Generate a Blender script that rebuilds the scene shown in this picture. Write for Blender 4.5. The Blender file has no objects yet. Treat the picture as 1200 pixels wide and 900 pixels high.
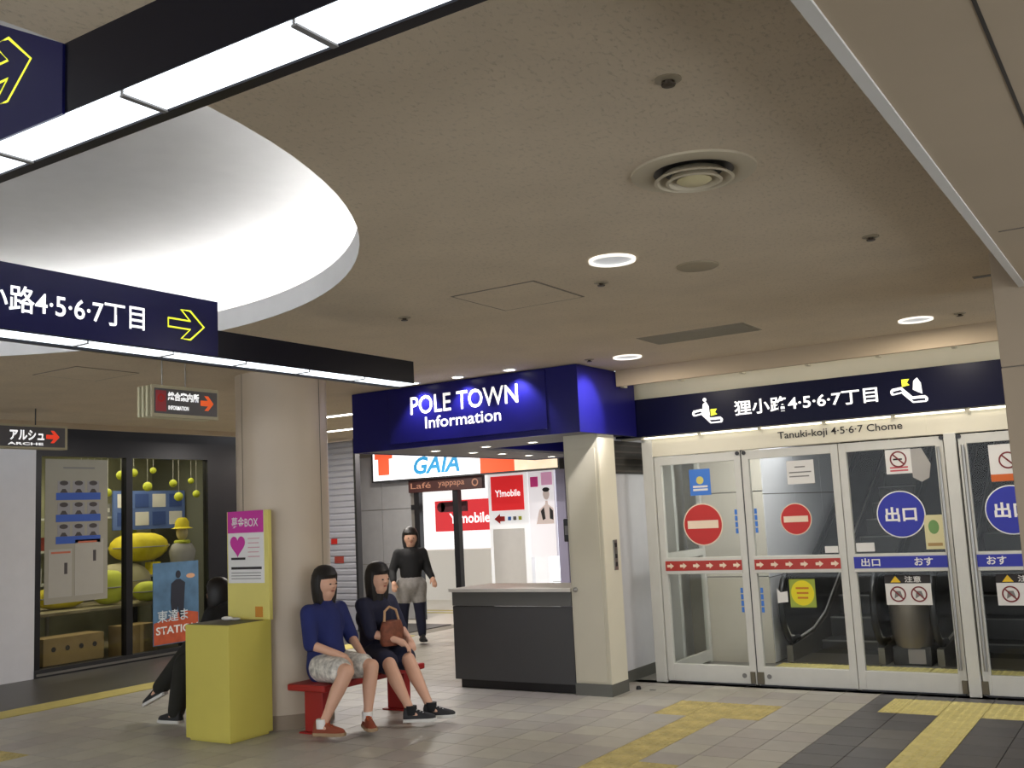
import bpy, bmesh, math, random
from mathutils import Vector, Matrix
random.seed(7)
SC = bpy.context.scene
COL = SC.collection
PI = math.pi

# ---------------------------------------------------------------- camera, world, exposure
def look_matrix(yaw, pitch, roll, loc):
    f = Vector((math.sin(yaw)*math.cos(pitch), math.cos(yaw)*math.cos(pitch), math.sin(pitch)))
    r = f.cross(Vector((0, 0, 1))).normalized(); u = r.cross(f)
    r2 = r*math.cos(roll)+u*math.sin(roll); u2 = -r*math.sin(roll)+u*math.cos(roll)
    return Matrix(((r2.x, u2.x, -f.x, loc[0]), (r2.y, u2.y, -f.y, loc[1]), (r2.z, u2.z, -f.z, loc[2]), (0, 0, 0, 1)))
cam_d = bpy.data.cameras.new('camera'); cam = bpy.data.objects.new('camera', cam_d); COL.objects.link(cam)
cam_d.sensor_width = 36; cam_d.lens = 36*1198/1200; cam_d.clip_start = 0.05
CAMM = look_matrix(math.radians(-32.526), math.radians(7.3385), math.radians(-2.812), (0, 0, 1.55))
cam.matrix_world = CAMM
SC.camera = cam
world = bpy.data.worlds.new('mall_ambience'); SC.world = world; world.use_nodes = True
world.node_tree.nodes['Background'].inputs[0].default_value = (0.94, 0.98, 1.04, 1)
world.node_tree.nodes['Background'].inputs[1].default_value = 2.35
SC.view_settings.view_transform = 'Standard'; SC.view_settings.look = 'None'
SC.view_settings.gamma = 1; SC.view_settings.use_curve_mapping = False
SC.view_settings.exposure = 0.1

# ---------------------------------------------------------------- helpers
def lin(c):
    return tuple(((v/255)/12.92 if v/255 <= 0.04045 else ((v/255+0.055)/1.055)**2.4) for v in c)
def mat(name, rgb, rough=0.6, metal=0.0, noise=0.0, nscale=8.0, bump=0.0, bscale=60.0, emit=0.0, coat=0.0, spec=0.5):
    m = bpy.data.materials.new(name); m.use_nodes = True
    nt = m.node_tree; b = nt.nodes['Principled BSDF']; col = lin(rgb)
    b.inputs['Base Color'].default_value = (*col, 1); b.inputs['Roughness'].default_value = rough
    b.inputs['Metallic'].default_value = metal; b.inputs['Specular IOR Level'].default_value = spec
    if coat: b.inputs['Coat Weight'].default_value = coat; b.inputs['Coat Roughness'].default_value = 0.05
    tc = nt.nodes.new('ShaderNodeTexCoord')
    if noise or not emit:
        n = nt.nodes.new('ShaderNodeTexNoise'); n.inputs['Scale'].default_value = nscale; n.inputs['Detail'].default_value = 4
        nt.links.new(tc.outputs['Object'], n.inputs['Vector'])
        r = nt.nodes.new('ShaderNodeValToRGB'); k = noise if noise else 0.02
        r.color_ramp.elements[0].position = 0.3; r.color_ramp.elements[1].position = 0.7
        r.color_ramp.elements[0].color = (*[v*(1-k) for v in col], 1); r.color_ramp.elements[1].color = (*[min(1, v*(1+k)) for v in col], 1)
        nt.links.new(n.outputs['Fac'], r.inputs['Fac']); nt.links.new(r.outputs['Color'], b.inputs['Base Color'])
    if bump:
        n2 = nt.nodes.new('ShaderNodeTexNoise'); n2.inputs['Scale'].default_value = bscale; n2.inputs['Detail'].default_value = 3
        nt.links.new(tc.outputs['Object'], n2.inputs['Vector'])
        bp = nt.nodes.new('ShaderNodeBump'); bp.inputs['Strength'].default_value = bump; bp.inputs['Distance'].default_value = 0.01
        nt.links.new(n2.outputs['Fac'], bp.inputs['Height']); nt.links.new(bp.outputs['Normal'], b.inputs['Normal'])
    if emit:
        b.inputs['Emission Color'].default_value = (*col, 1); b.inputs['Emission Strength'].default_value = emit
    return m
def glass_mat(name, tint=(235, 240, 238), refl=0.08, tr=1.0):
    m = bpy.data.materials.new(name); m.use_nodes = True; nt = m.node_tree; nt.nodes.clear()
    o = nt.nodes.new('ShaderNodeOutputMaterial'); t = nt.nodes.new('ShaderNodeBsdfTransparent'); g = nt.nodes.new('ShaderNodeBsdfGlossy')
    t.inputs[0].default_value = (*[v*tr for v in lin(tint)], 1); g.inputs['Roughness'].default_value = 0.02
    lw = nt.nodes.new('ShaderNodeLayerWeight'); lw.inputs['Blend'].default_value = 0.25
    mp = nt.nodes.new('ShaderNodeMapRange'); mp.inputs['To Min'].default_value = refl*0.5; mp.inputs['To Max'].default_value = refl*6
    nt.links.new(lw.outputs['Fresnel'], mp.inputs['Value'])
    mx = nt.nodes.new('ShaderNodeMixShader'); nt.links.new(mp.outputs[0], mx.inputs[0])
    nt.links.new(t.outputs[0], mx.inputs[1]); nt.links.new(g.outputs[0], mx.inputs[2]); nt.links.new(mx.outputs[0], o.inputs[0])
    return m

class Fr:
    """flat frame: o + a*u + b*v + c*n, n = u x v"""
    def __init__(s, o, u=(1, 0, 0), v=(0, 0, 1)):
        s.o = Vector(o); s.u = Vector(u).normalized(); s.v = Vector(v).normalized(); s.n = s.u.cross(s.v)
    def p(s, a, b, c=0.0): return s.o+s.u*a+s.v*b+s.n*c
def FY(x, y, z): return Fr((x, y, z), (1, 0, 0), (0, 0, 1))     # faces -Y
def FX(x, y, z): return Fr((x, y, z), (0, 1, 0), (0, 0, 1))     # faces +X
def FD(x, y, z): return Fr((x, y, z), (1, 0, 0), (0, -1, 0))    # faces down

class G:
    def __init__(s): s.v = []; s.f = []
    def add(s, vs, fs):
        k = len(s.v); s.v += [Vector(p) for p in vs]; s.f += [[i+k for i in f] for f in fs]; return s
    def box(s, x0, x1, y0, y1, z0, z1):
        return s.add([(x, y, z) for z in (z0, z1) for y in (y0, y1) for x in (x0, x1)],
                     [(0, 2, 3, 1), (4, 5, 7, 6), (0, 1, 5, 4), (2, 6, 7, 3), (0, 4, 6, 2), (1, 3, 7, 5)])
    def prism(s, fr, pts, c0, c1):
        n = len(pts); a = sum(pts[i][0]*pts[(i+1) % n][1]-pts[(i+1) % n][0]*pts[i][1] for i in range(n))
        if a < 0: pts = pts[::-1]
        vs = [fr.p(a_, b_, c0) for a_, b_ in pts]+[fr.p(a_, b_, c1) for a_, b_ in pts]
        fs = [list(range(n))[::-1], list(range(n, 2*n))]+[(i, (i+1) % n, n+(i+1) % n, n+i) for i in range(n)]
        return s.add(vs, fs)
    def rect(s, fr, a0, a1, b0, b1, c0=0.0, c1=0.002):
        return s.prism(fr, [(a0, b0), (a1, b0), (a1, b1), (a0, b1)], c0, c1)
    def disc(s, fr, r, c0=0.0, c1=0.002, n=40, a=0, b=0, ry=None):
        ry = ry or r
        return s.prism(fr, [(a+r*math.cos(2*PI*i/n), b+ry*math.sin(2*PI*i/n)) for i in range(n)], c0, c1)
    def ring(s, fr, r0, r1, c0=0.0, c1=0.002, n=40, a=0, b=0):
        vs = []; fs = []
        for i in range(n):
            t = 2*PI*i/n; co, si = math.cos(t), math.sin(t)
            vs += [fr.p(a+r0*co, b+r0*si, c0), fr.p(a+r1*co, b+r1*si, c0), fr.p(a+r1*co, b+r1*si, c1), fr.p(a+r0*co, b+r0*si, c1)]
        for i in range(n):
            p = 4*i; q = 4*((i+1) % n)
            for k in range(4): fs.append((p+k, p+(k+1) % 4, q+(k+1) % 4, q+k)[::-1])
        return s.add(vs, fs)
    def lathe(s, prof, c=(0, 0, 0), n=32, closed=False):
        vs = []; fs = []; m = len(prof)
        for i in range(n):
            t = 2*PI*i/n
            for r, z in prof: vs.append((c[0]+r*math.cos(t), c[1]+r*math.sin(t), c[2]+z))
        for i in range(n):
            for j in range(m if closed else m-1):
                fs.append((i*m+j, ((i+1) % n)*m+j, ((i+1) % n)*m+(j+1) % m, i*m+(j+1) % m))
        return s.add(vs, fs)
    def loft(s, rings, caps=True):
        n = len(rings[0]); vs = [p for r in rings for p in r]; fs = []
        for i in range(len(rings)-1):
            for j in range(n): fs.append((i*n+j, i*n+(j+1) % n, (i+1)*n+(j+1) % n, (i+1)*n+j))
        if caps: fs.append(list(range(n))[::-1]); fs.append([(len(rings)-1)*n+j for j in range(n)])
        return s.add(vs, fs)
    def tube(s, pts, r, n=10, closed=False):
        pts = [Vector(p) for p in pts]; rings = []; m = len(pts); ref = None
        for i, p in enumerate(pts):
            d = (pts[(i+1) % m]-pts[i-1]) if closed else (pts[min(i+1, m-1)]-pts[max(i-1, 0)])
            d.normalize()
            if ref is None: ref = Vector((0, 0, 1)) if abs(d.z) < 0.9 else Vector((1, 0, 0))
            a = d.cross(ref).normalized(); b = a.cross(d).normalized(); ref = b
            rr = r[i] if isinstance(r, (list, tuple)) else r
            rings.append([p+a*rr*math.cos(2*PI*k/n)+b*rr*math.sin(2*PI*k/n) for k in range(n)])
        if closed: rings.append(rings[0]); return s.loft(rings, False)
        return s.loft(rings)
    def ball(s, c, rx, ry=None, rz=None, n=16, m=10):
        ry = ry or rx; rz = rz or rx; c = Vector(c); vs = [c+Vector((0, 0, -rz))]; fs = []
        for j in range(1, m):
            ph = -PI/2+PI*j/m
            for i in range(n):
                t = 2*PI*i/n; vs.append(c+Vector((rx*math.cos(ph)*math.cos(t), ry*math.cos(ph)*math.sin(t), rz*math.sin(ph))))
        vs.append(c+Vector((0, 0, rz))); L = len(vs)-1
        for i in range(n):
            fs.append((0, 1+(i+1) % n, 1+i)); fs.append((L, L-n+i, L-n+(i+1) % n))
            for j in range(m-2): fs.append((1+j*n+i, 1+j*n+(i+1) % n, 1+(j+1)*n+(i+1) % n, 1+(j+1)*n+i))
        return s.add(vs, fs)

def org(o):
    p = Vector((0, 0, 0))
    while o is not None: p += o.location; o = o.parent
    return p
def finish_mesh(me, smooth, bevel):
    bm = bmesh.new(); bm.from_mesh(me)
    bmesh.ops.remove_doubles(bm, verts=bm.verts, dist=1e-6)
    bmesh.ops.recalc_face_normals(bm, faces=bm.faces)
    if bevel:
        ed = [e for e in bm.edges if len(e.link_faces) == 2 and e.calc_face_angle(0) > 0.5]
        bmesh.ops.bevel(bm, geom=ed, offset=bevel, segments=2, affect='EDGES', profile=0.5, clamp_overlap=True)
    bm.to_mesh(me); bm.free()
    if smooth:
        for p in me.polygons: p.use_smooth = True
        try: me.set_sharp_from_angle(angle=math.radians(42))
        except Exception: pass
def mk(name, g, m, parent=None, smooth=False, bevel=0.0, **kw):
    o0 = org(parent) if parent else Vector((0, 0, 0))
    me = bpy.data.meshes.new(name); me.from_pydata([v-o0 for v in g.v], [], g.f); me.materials.append(m)
    finish_mesh(me, smooth, bevel)
    o = bpy.data.objects.new(name, me); COL.objects.link(o); o.parent = parent
    for k, v in kw.items(): o[k] = v
    return o
def thing(name, label, cat, loc=(0, 0, 0), group=None, kind=None):
    o = bpy.data.objects.new(name, None); COL.objects.link(o); o.location = loc; o.empty_display_size = 0.1
    o['label'] = label
    if cat: o['category'] = cat
    if group: o['group'] = group
    if kind: o['kind'] = kind
    return o
def struct(name, g, m, label, smooth=False, bevel=0.0):
    return mk(name, g, m, None, smooth, bevel, label=label, kind='structure')
def text(name, body, fr, a0, a1, b0, b1, m, parent, c=0.002, depth=0.001, bold=0.0, shear=0.0):
    cu = bpy.data.curves.new(name, 'FONT'); cu.body = body; cu.size = 1; cu.offset = bold; cu.resolution_u = 3; cu.shear = shear
    t = bpy.data.objects.new(name, cu); COL.objects.link(t)
    dg = bpy.context.evaluated_depsgraph_get(); me = bpy.data.meshes.new_from_object(t.evaluated_get(dg))
    bpy.data.objects.remove(t); bpy.data.curves.remove(cu)
    xs = [v.co.x for v in me.vertices]; ys = [v.co.y for v in me.vertices]
    x0, x1, y0, y1 = min(xs), max(xs), min(ys), max(ys); o0 = org(parent) if parent else Vector((0, 0, 0))
    for v in me.vertices:
        v.co = fr.p(a0+(v.co.x-x0)/(x1-x0)*(a1-a0), b0+(v.co.y-y0)/(y1-y0)*(b1-b0), c)-o0
    me.materials.clear(); me.materials.append(m)
    o = bpy.data.objects.new(name, me); COL.objects.link(o); o.parent = parent
    return o
def lamp(name, kind, loc, power, col=(255, 235, 210), size=0.2, size_y=None, aim=(0, 0, -1), parent=None, spread=None, shape=None, spot=None):
    d = bpy.data.lights.new(name, kind); d.energy = power; d.color = lin(col)
    if kind == 'AREA':
        d.shape = shape or ('RECTANGLE' if size_y else 'DISK'); d.size = size
        if size_y: d.size_y = size_y
        if spread: d.spread = spread
    else: d.shadow_soft_size = size
    if kind == 'SPOT': d.spot_size = spot or 1.6; d.spot_blend = 0.5
    o = bpy.data.objects.new(name, d); COL.objects.link(o)
    o.location = Vector(loc)-(org(parent) if parent else Vector((0, 0, 0)))
    o.rotation_euler = Vector(aim).to_track_quat('-Z', 'Y').to_euler(); o.parent = parent
    return o

# ---------------------------------------------------------------- materials
M = {}
def ceiling_mat():
    m = mat('ceiling_board', (208, 192, 166), 0.9, noise=0.05, nscale=2.5)
    nt = m.node_tree; b = nt.nodes['Principled BSDF']; tc = nt.nodes['Texture Coordinate']
    # fissured acoustic board: small worm-like dents
    mp = nt.nodes.new('ShaderNodeMapping'); mp.inputs['Scale'].default_value = (70, 34, 30); nt.links.new(tc.outputs['Object'], mp.inputs['Vector'])
    n = nt.nodes.new('ShaderNodeTexNoise'); n.inputs['Scale'].default_value = 1; n.inputs['Detail'].default_value = 4; n.inputs['Roughness'].default_value = 0.65
    nt.links.new(mp.outputs[0], n.inputs['Vector'])
    r = nt.nodes.new('ShaderNodeValToRGB'); r.color_ramp.elements[0].position = 0.34; r.color_ramp.elements[1].position = 0.46
    r.color_ramp.elements[0].color = (0.5, 0.5, 0.5, 1); r.color_ramp.elements[1].color = (1, 1, 1, 1)
    nt.links.new(n.outputs['Fac'], r.inputs['Fac'])
    bp = nt.nodes.new('ShaderNodeBump'); bp.inputs['Strength'].default_value = 0.45; bp.inputs['Distance'].default_value = 0.008
    nt.links.new(r.outputs['Color'], bp.inputs['Height']); nt.links.new(bp.outputs['Normal'], b.inputs['Normal'])
    old = b.inputs['Base Color'].links[0].from_socket
    mx = nt.nodes.new('ShaderNodeMix'); mx.data_type = 'RGBA'; mx.blend_type = 'MULTIPLY'; mx.inputs['Factor'].default_value = 0.32
    nt.links.new(old, mx.inputs['A']); nt.links.new(r.outputs['Color'], mx.inputs['B']); nt.links.new(mx.outputs['Result'], b.inputs['Base Color'])
    return m
M['ceil'] = ceiling_mat()
M['soffit'] = mat('painted_soffit', (180, 163, 138), 0.8, noise=0.04, nscale=2)
M['trim'] = mat('white_metal_trim', (215, 212, 205), 0.5)
M['cove'] = mat('cove_plaster', (214, 214, 214), 0.85)
M['cove_lamp'] = mat('cove_lamp_tube', (255, 253, 250), emit=24)
M['grout'] = mat('tile_grout', (126, 121, 112), 0.9)
M['tile'] = [mat('floor_tile_%d' % i, c, 0.38, noise=0.07, nscale=5, spec=0.4) for i, c in enumerate([(170, 166, 156), (164, 161, 153), (173, 170, 158), (161, 156, 150)])]
M['dark_tile'] = [mat('dark_tile_%d' % i, c, 0.45, noise=0.1, nscale=5) for i, c in enumerate([(87, 86, 88), (91, 90, 91), (106, 104, 101)])]
M['tactile'] = mat('tactile_yellow', (208, 196, 128), 0.6, noise=0.12, nscale=9)
M['tactile_worn'] = mat('tactile_worn', (180, 165, 104), 0.65, noise=0.25, nscale=6)
M['line'] = mat('yellow_line', (190, 176, 96), 0.6, noise=0.1)
M['apron'] = mat('shop_apron', (68, 66, 64), 0.4, noise=0.1, nscale=3)
M['white_wall'] = mat('white_wall', (205, 204, 206), 0.6, noise=0.02)
M['cream'] = mat('cream_panel', (220, 214, 194), 0.5, noise=0.03, nscale=3)
M['cream_d'] = mat('tan_panel', (190, 184, 164), 0.5, noise=0.05, nscale=2)
M['base'] = mat('grey_skirting', (95, 95, 88), 0.5)
M['door'] = mat('aluminium_white', (202, 201, 194), 0.42, noise=0.03)
M['steel'] = mat('stainless', (160, 158, 152), 0.3, metal=0.9)
M['darkmetal'] = mat('dark_metal', (40, 40, 42), 0.4)
M['black'] = mat('black_plastic', (16, 16, 18), 0.4)
M['navy'] = mat('navy_sign', (16, 17, 62), 0.3, spec=0.2)
M['navy_hdr'] = mat('navy_header', (10, 11, 40), 0.3, spec=0.15)
M['navy_deep'] = mat('navy_beam', (12, 12, 22), 0.3, spec=0.2)
M['navy_pt'] = mat('blue_fascia', (24, 22, 92), 0.3, spec=0.2)
M['panel_lamp'] = mat('panel_lamp', (240, 248, 255), emit=1.7)
M['glyph'] = mat('lit_white_lettering', (250, 250, 250), emit=0.75)
M['glyph_y'] = mat('lit_yellow_outline', (236, 240, 60), emit=0.7)
M['white'] = mat('white_print', (232, 230, 226), 0.5)
M['paper'] = mat('paper', (222, 220, 216), 0.7)
M['ink'] = mat('black_ink', (34, 30, 30), 0.6)
M['grey_ink'] = mat('grey_ink', (120, 118, 116), 0.6)
M['red'] = mat('sign_red', (190, 34, 28), 0.45)
M['band_red'] = mat('band_red', (172, 44, 32), 0.45)
M['blue'] = mat('sign_blue', (36, 44, 160), 0.45)
M['blue_l'] = mat('sticker_blue', (58, 118, 205), 0.45)
M['pale_pink'] = mat('pale_arrow', (235, 214, 190), 0.5)
M['yellow'] = mat('yellow_board', (196, 184, 84), 0.5, noise=0.03, nscale=3)
M['yellow_l'] = mat('yellow_board_light', (214, 202, 110), 0.5)
M['magenta'] = mat('magenta_print', (196, 44, 150), 0.5)
M['pillar'] = mat('pillar_panel', (188, 172, 150), 0.38, noise=0.03, nscale=3, spec=0.6)
M['glass'] = glass_mat('door_glass', tint=(251, 252, 250), refl=0.022)
M['glass_shop'] = glass_mat('shop_glass', tint=(240, 241, 238), refl=0.025)
M['esc_glass'] = glass_mat('balustrade_glass', tint=(120, 124, 124), refl=0.08)

# ---------------------------------------------------------------- the setting: floor with tiles
T = 0.28
gx0, gy0 = -2.15, 5.37
flo = struct('floor', G().box(-19, 4, -4, 21, -0.2, -0.012), M['grout'], 'pale beige tiled station concourse floor')
minv = CAMM.inverted()
def proj(p):
    c = minv @ Vector(p)
    if c.z > -0.1: return None
    return (600+1198*c.x/-c.z, 450-1198*c.y/-c.z, -c.z)
tile_me = bpy.data.meshes.new('tile'); gt = G().box(-T/2+0.0025, T/2-0.0025, -T/2+0.0025, T/2-0.0025, -0.012, 0)
tile_me.from_pydata(gt.v, [], gt.f)
def tile_variant(m, me=tile_me):
    k = me.copy(); k.materials.clear(); k.materials.append(m); return k
TV = [tile_variant(m) for m in M['tile']]; DV = [tile_variant(m) for m in M['dark_tile']]
tac_g = G().box(-T/2+0.0025, T/2-0.0025, -T/2+0.0025, T/2-0.0025, -0.012, 0)
for i in range(5):
    for j in range(5):
        cx, cy = (i-2)*T/5, (j-2)*T/5
        tac_g.loft([[(cx+r*math.cos(k*PI/3), cy+r*math.sin(k*PI/3), z) for k in range(6)] for r, z in ((0.016, 0), (0.010, 0.005))])
def tac_mesh(m):
    me = bpy.data.meshes.new('tactile_tile'); me.from_pydata(tac_g.v, [], tac_g.f); me.materials.append(m); finish_mesh(me, False, 0); return me
TACT = tac_mesh(M['tactile']); TACW = tac_mesh(M['tactile_worn'])
cells = []
rest = {0: G(), 1: G()}
def tac_at(x, y):
    if x > -2.15:
        if 7.89 <= y <= 8.45: return TACT if x > -2.01 else None
        if -1.59 <= x <= -1.31 and y < 7.89: return TACT
        return None
    if -3.55 <= x <= -2.71 and 7.33 <= y <= 7.89: return TACW
    if -3.27 <= x <= -2.99 and 5.93 <= y <= 7.33: return TACW
    if -3.27 <= x <= -2.71 and 5.37 <= y <= 5.93: return TACW
    if x < -7.3 and 3.9 <= y <= 4.5: return TACW
    return None
for i in range(-25, 12):
    for j in range(-14, 40):
        x = gx0+(i+0.5)*T; y = gy0+(j+0.5)*T
        if x < -8.9 or (x > -2.15 and y > 8.6) or (y > 8.6 and x > -4.3): continue
        pq = proj((x, y, 0)); vis = pq and -25 < pq[0] < 1225 and pq[1] < 925 and y > 2
        if vis: cells.append((pq[2], x, y, i, j))
        else: rest[1 if x > -2.15 else 0].box(x-T/2+.0025, x+T/2-.0025, y-T/2+.0025, y+T/2-.0025, -.012, 0)
cells.sort()
n_t = 0
for d, x, y, i, j in cells:
    tm = tac_at(x, y)
    if 7.89 <= y <= 8.45 and -2.15 < x < -1.87:      # half dark, half tactile cell at the end of the bar
        for nm, me, dx in (('tile', DV[0], -T/4), ('tactile_tile', TACT, T/4)):
            o = bpy.data.objects.new(nm, me); COL.objects.link(o); o.location = (x+dx, y, 0); o.scale = (.5, 1, 1); o.parent = flo
        continue
    if tm is not None:
        o = bpy.data.objects.new('tactile_tile', tm)
    elif n_t < 295:
        if x > -2.15: me = DV[2] if (-1.87 < x < -1.59 and 6.7 < y < 7.33) else DV[(i*7+j*3) % 2]
        else: me = TV[(i*5+j*11+(i*j) % 3) % 4]
        o = bpy.data.objects.new('tile', me); n_t += 1
    else:
        rest[1 if x > -2.15 else 0].box(x-T/2+.0025, x+T/2-.0025, y-T/2+.0025, y+T/2-.0025, -.012, 0); continue
    COL.objects.link(o); o.location = (x, y, 0); o.parent = flo
mk('far_tiles', rest[0], M['tile'][0], flo, kind='stuff')
mk('far_dark_tiles', rest[1], M['dark_tile'][0], flo, kind='stuff')
mk('yellow_line', G().box(-9.25, -8.9, -2, 11.2, -0.012, 0.001), M['line'], flo)
mk('shop_apron', G().box(-11.2, -9.25, -2, 12.5, -0.012, 0.0), M['apron'], flo)
mk('far_floor', G().box(-19, -8.9, 12.5, 20.5, -0.012, 0.0), mat('far_floor_tile', (205, 200, 188), 0.3, noise=0.04), flo)
for y in (13.9, 14.25): mk('yellow_line', G().box(-18, -7.9, y, y+0.16, 0.0, 0.002), M['line'], flo)
mk('vestibule_floor', G().box(-4.5, 1.5, 8.6, 12, -0.012, 0.0), mat('vestibule_floor', (120, 118, 112), 0.35, noise=0.06), flo)
for k in range(11):
    o = bpy.data.objects.new('tactile_tile', TACT); COL.objects.link(o); o.location = (-3.26+k*T, 9.84, 0.003); o.parent = flo

# ---------------------------------------------------------------- ceiling with round cove
HC = 2.8
CX, CY, CR = -5.0926, 1.5525, 2.838
def ceiling_geo(x0, x1, y0, y1):
    ang = [2*PI*i/120 for i in range(120)]+[math.atan2(y-CY, x-CX) % (2*PI) for x in (x0, x1) for y in (y0, y1)]
    ang = sorted(set(round(a, 6) for a in ang)); g = G(); inn = []; out = []
    for a in ang:
        c, s = math.cos(a), math.sin(a)
        t = min([(x1-CX)/c if c > 1e-9 else 1e9, (x0-CX)/c if c < -1e-9 else 1e9, (y1-CY)/s if s > 1e-9 else 1e9, (y0-CY)/s if s < -1e-9 else 1e9])
        inn.append((CX+CR*c, CY+CR*s, HC)); out.append((CX+t*c, CY+t*s, HC))
    n = len(ang)
    g.add(inn+out, [(i, (i+1) % n, n+(i+1) % n, n+i) for i in range(n)])
    return g
cg = ceiling_geo(-10.15, 3.5, -4, 8.22)
cg.add([(-10.15, 8.22, HC), (-4.15, 8.22, HC), (-4.15, 12.0, HC), (-10.15, 12.0, HC)], [(0, 1, 2, 3)])
cg.add([(-13, 12.0, HC), (-4.15, 12.0, HC), (-4.15, 20.5, HC), (-13, 20.5, HC)], [(0, 1, 2, 3)])
cg.add([(-19, 12.0, HC), (-13, 12.0, HC), (-13, 20.5, HC), (-19, 20.5, HC)], [(0, 1, 2, 3)])
cg.add([(-13, 10.3, HC), (-10.15, 10.3, HC), (-10.15, 12.0, HC), (-13, 12.0, HC)], [(0, 1, 2, 3)])
ceil = struct('ceiling', cg, M['ceil'], 'low beige fissured acoustic ceiling with round recess')
mk('cove_lip', G().lathe([(CR, 0.002), (CR+0.035, 0.002), (CR+0.035, 0.13), (CR, 0.13)], (CX, CY, HC), 120, True), M['cove'], ceil, True)
mk('cove_trough', G().lathe([(CR+0.035, 0.05), (CR+0.42, 0.05), (CR+0.45, 0.2), (CR+0.40, 0.36), (CR+0.2, 0.46), (CR-0.2, 0.52), (CR-0.9, 0.55), (0.01, 0.56)], (CX, CY, HC), 120), M['cove'], ceil, True)
mk('cove_lamp', G().tube([(CX+(CR+0.14)*math.cos(2*PI*i/90), CY+(CR+0.14)*math.sin(2*PI*i/90), HC+0.085) for i in range(90)], 0.016, 8, True), M['cove_lamp'], ceil, True)
# lower bulkhead on the right
bk = struct('trim_1', G().box(-0.54, 3.5, -4, 5.79, 2.6, 2.799), M['soffit'], 'dropped ceiling bulkhead with pale corner bead above the entrance side')
mk('corner_bead', G().box(-0.565, -0.53, -4, 5.79, 2.592, 2.612), M['trim'], bk)
mk('panel_joint', G().box(-0.253, -0.244, -4, 5.7, 2.598, 2.601), M['darkmetal'], bk)
mk('panel_joint', G().box(-0.49, 3.4, 4.5, 4.512, 2.598, 2.601), mat('joint_grey', (110, 100, 90)), bk)
# ceiling edge by the shop, fascia in front of door recess
struct('trim_2', G().box(-10.19, -10.15, -4, 10.3, 2.74, 2.84), M['soffit'], 'ceiling edge strip in front of the shop recess')
struct('trim_3', G().box(-4.12, 3.5, 8.2, 8.24, 2.655, 2.8), M['soffit'], 'beige fascia board hiding strip lamps above the blue header sign')
struct('ceiling_5', G().box(-4.13, 3.5, 8.24, 8.72, 2.80, 2.84), M['soffit'], 'recess top above the blue header sign')
struct('ceiling_1', G().box(-11.3, -10.15, -4, 10.3, 3.05, 3.1), M['darkmetal'], 'dark recess ceiling in front of the shop windows')

# right pillar
PLM = mat('pillar_clad', (164, 148, 126), .7, noise=.04, nscale=2)
rp = struct('wall_right', G().box(-0.68, 0.35, 5.81, 6.9, 0, 2.6), M['grout'], 'square beige clad pillar at right edge beside the exit doors')
mk('panel', G().box(-0.69, 0.36, 5.8, 6.91, 0, 2.185), PLM, rp, bevel=0.004)
mk('panel', G().box(-0.69, 0.36, 5.8, 6.91, 2.19, 2.8), PLM, rp, bevel=0.004)

# ---------------------------------------------------------------- door wall (plane Y = 8.68)
YD = 8.68
DOORR = 0.9
struct('wall_back', G().box(-4.4, 3.5, 8.72, 8.8, 2.2, 2.82), M['cream'], 'cream wall strip lit from above behind the blue header sign')
jam = struct('trim_4', G().box(-4.13, -4.025, YD-0.02, YD+0.06, 0, 2.2), M['door'], 'white aluminium door jamb at left end of the glass doors', bevel=0.004)
tr = struct('trim_5', G().box(-4.13, DOORR, YD-0.015, YD+0.055, 2.025, 2.2), M['cream'], 'cream transom panel over glass doors lettered in black', bevel=0.003)
text('lettering', 'Tanuki-koji 4\u00b75\u00b76\u00b77 Chome', FY(0, YD-0.016, 0), -2.83, -1.80, 2.075, 2.155, M['ink'], tr, 0.002, bold=0.008)
mk('cream_cover', G().box(-3.05, -1.62, YD-0.019, YD-0.0152, 2.03, 2.185), M['cream'], tr)
for o in list(tr.children):
    if o.name.startswith('lettering'): o.location.y -= 0.006

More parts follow.
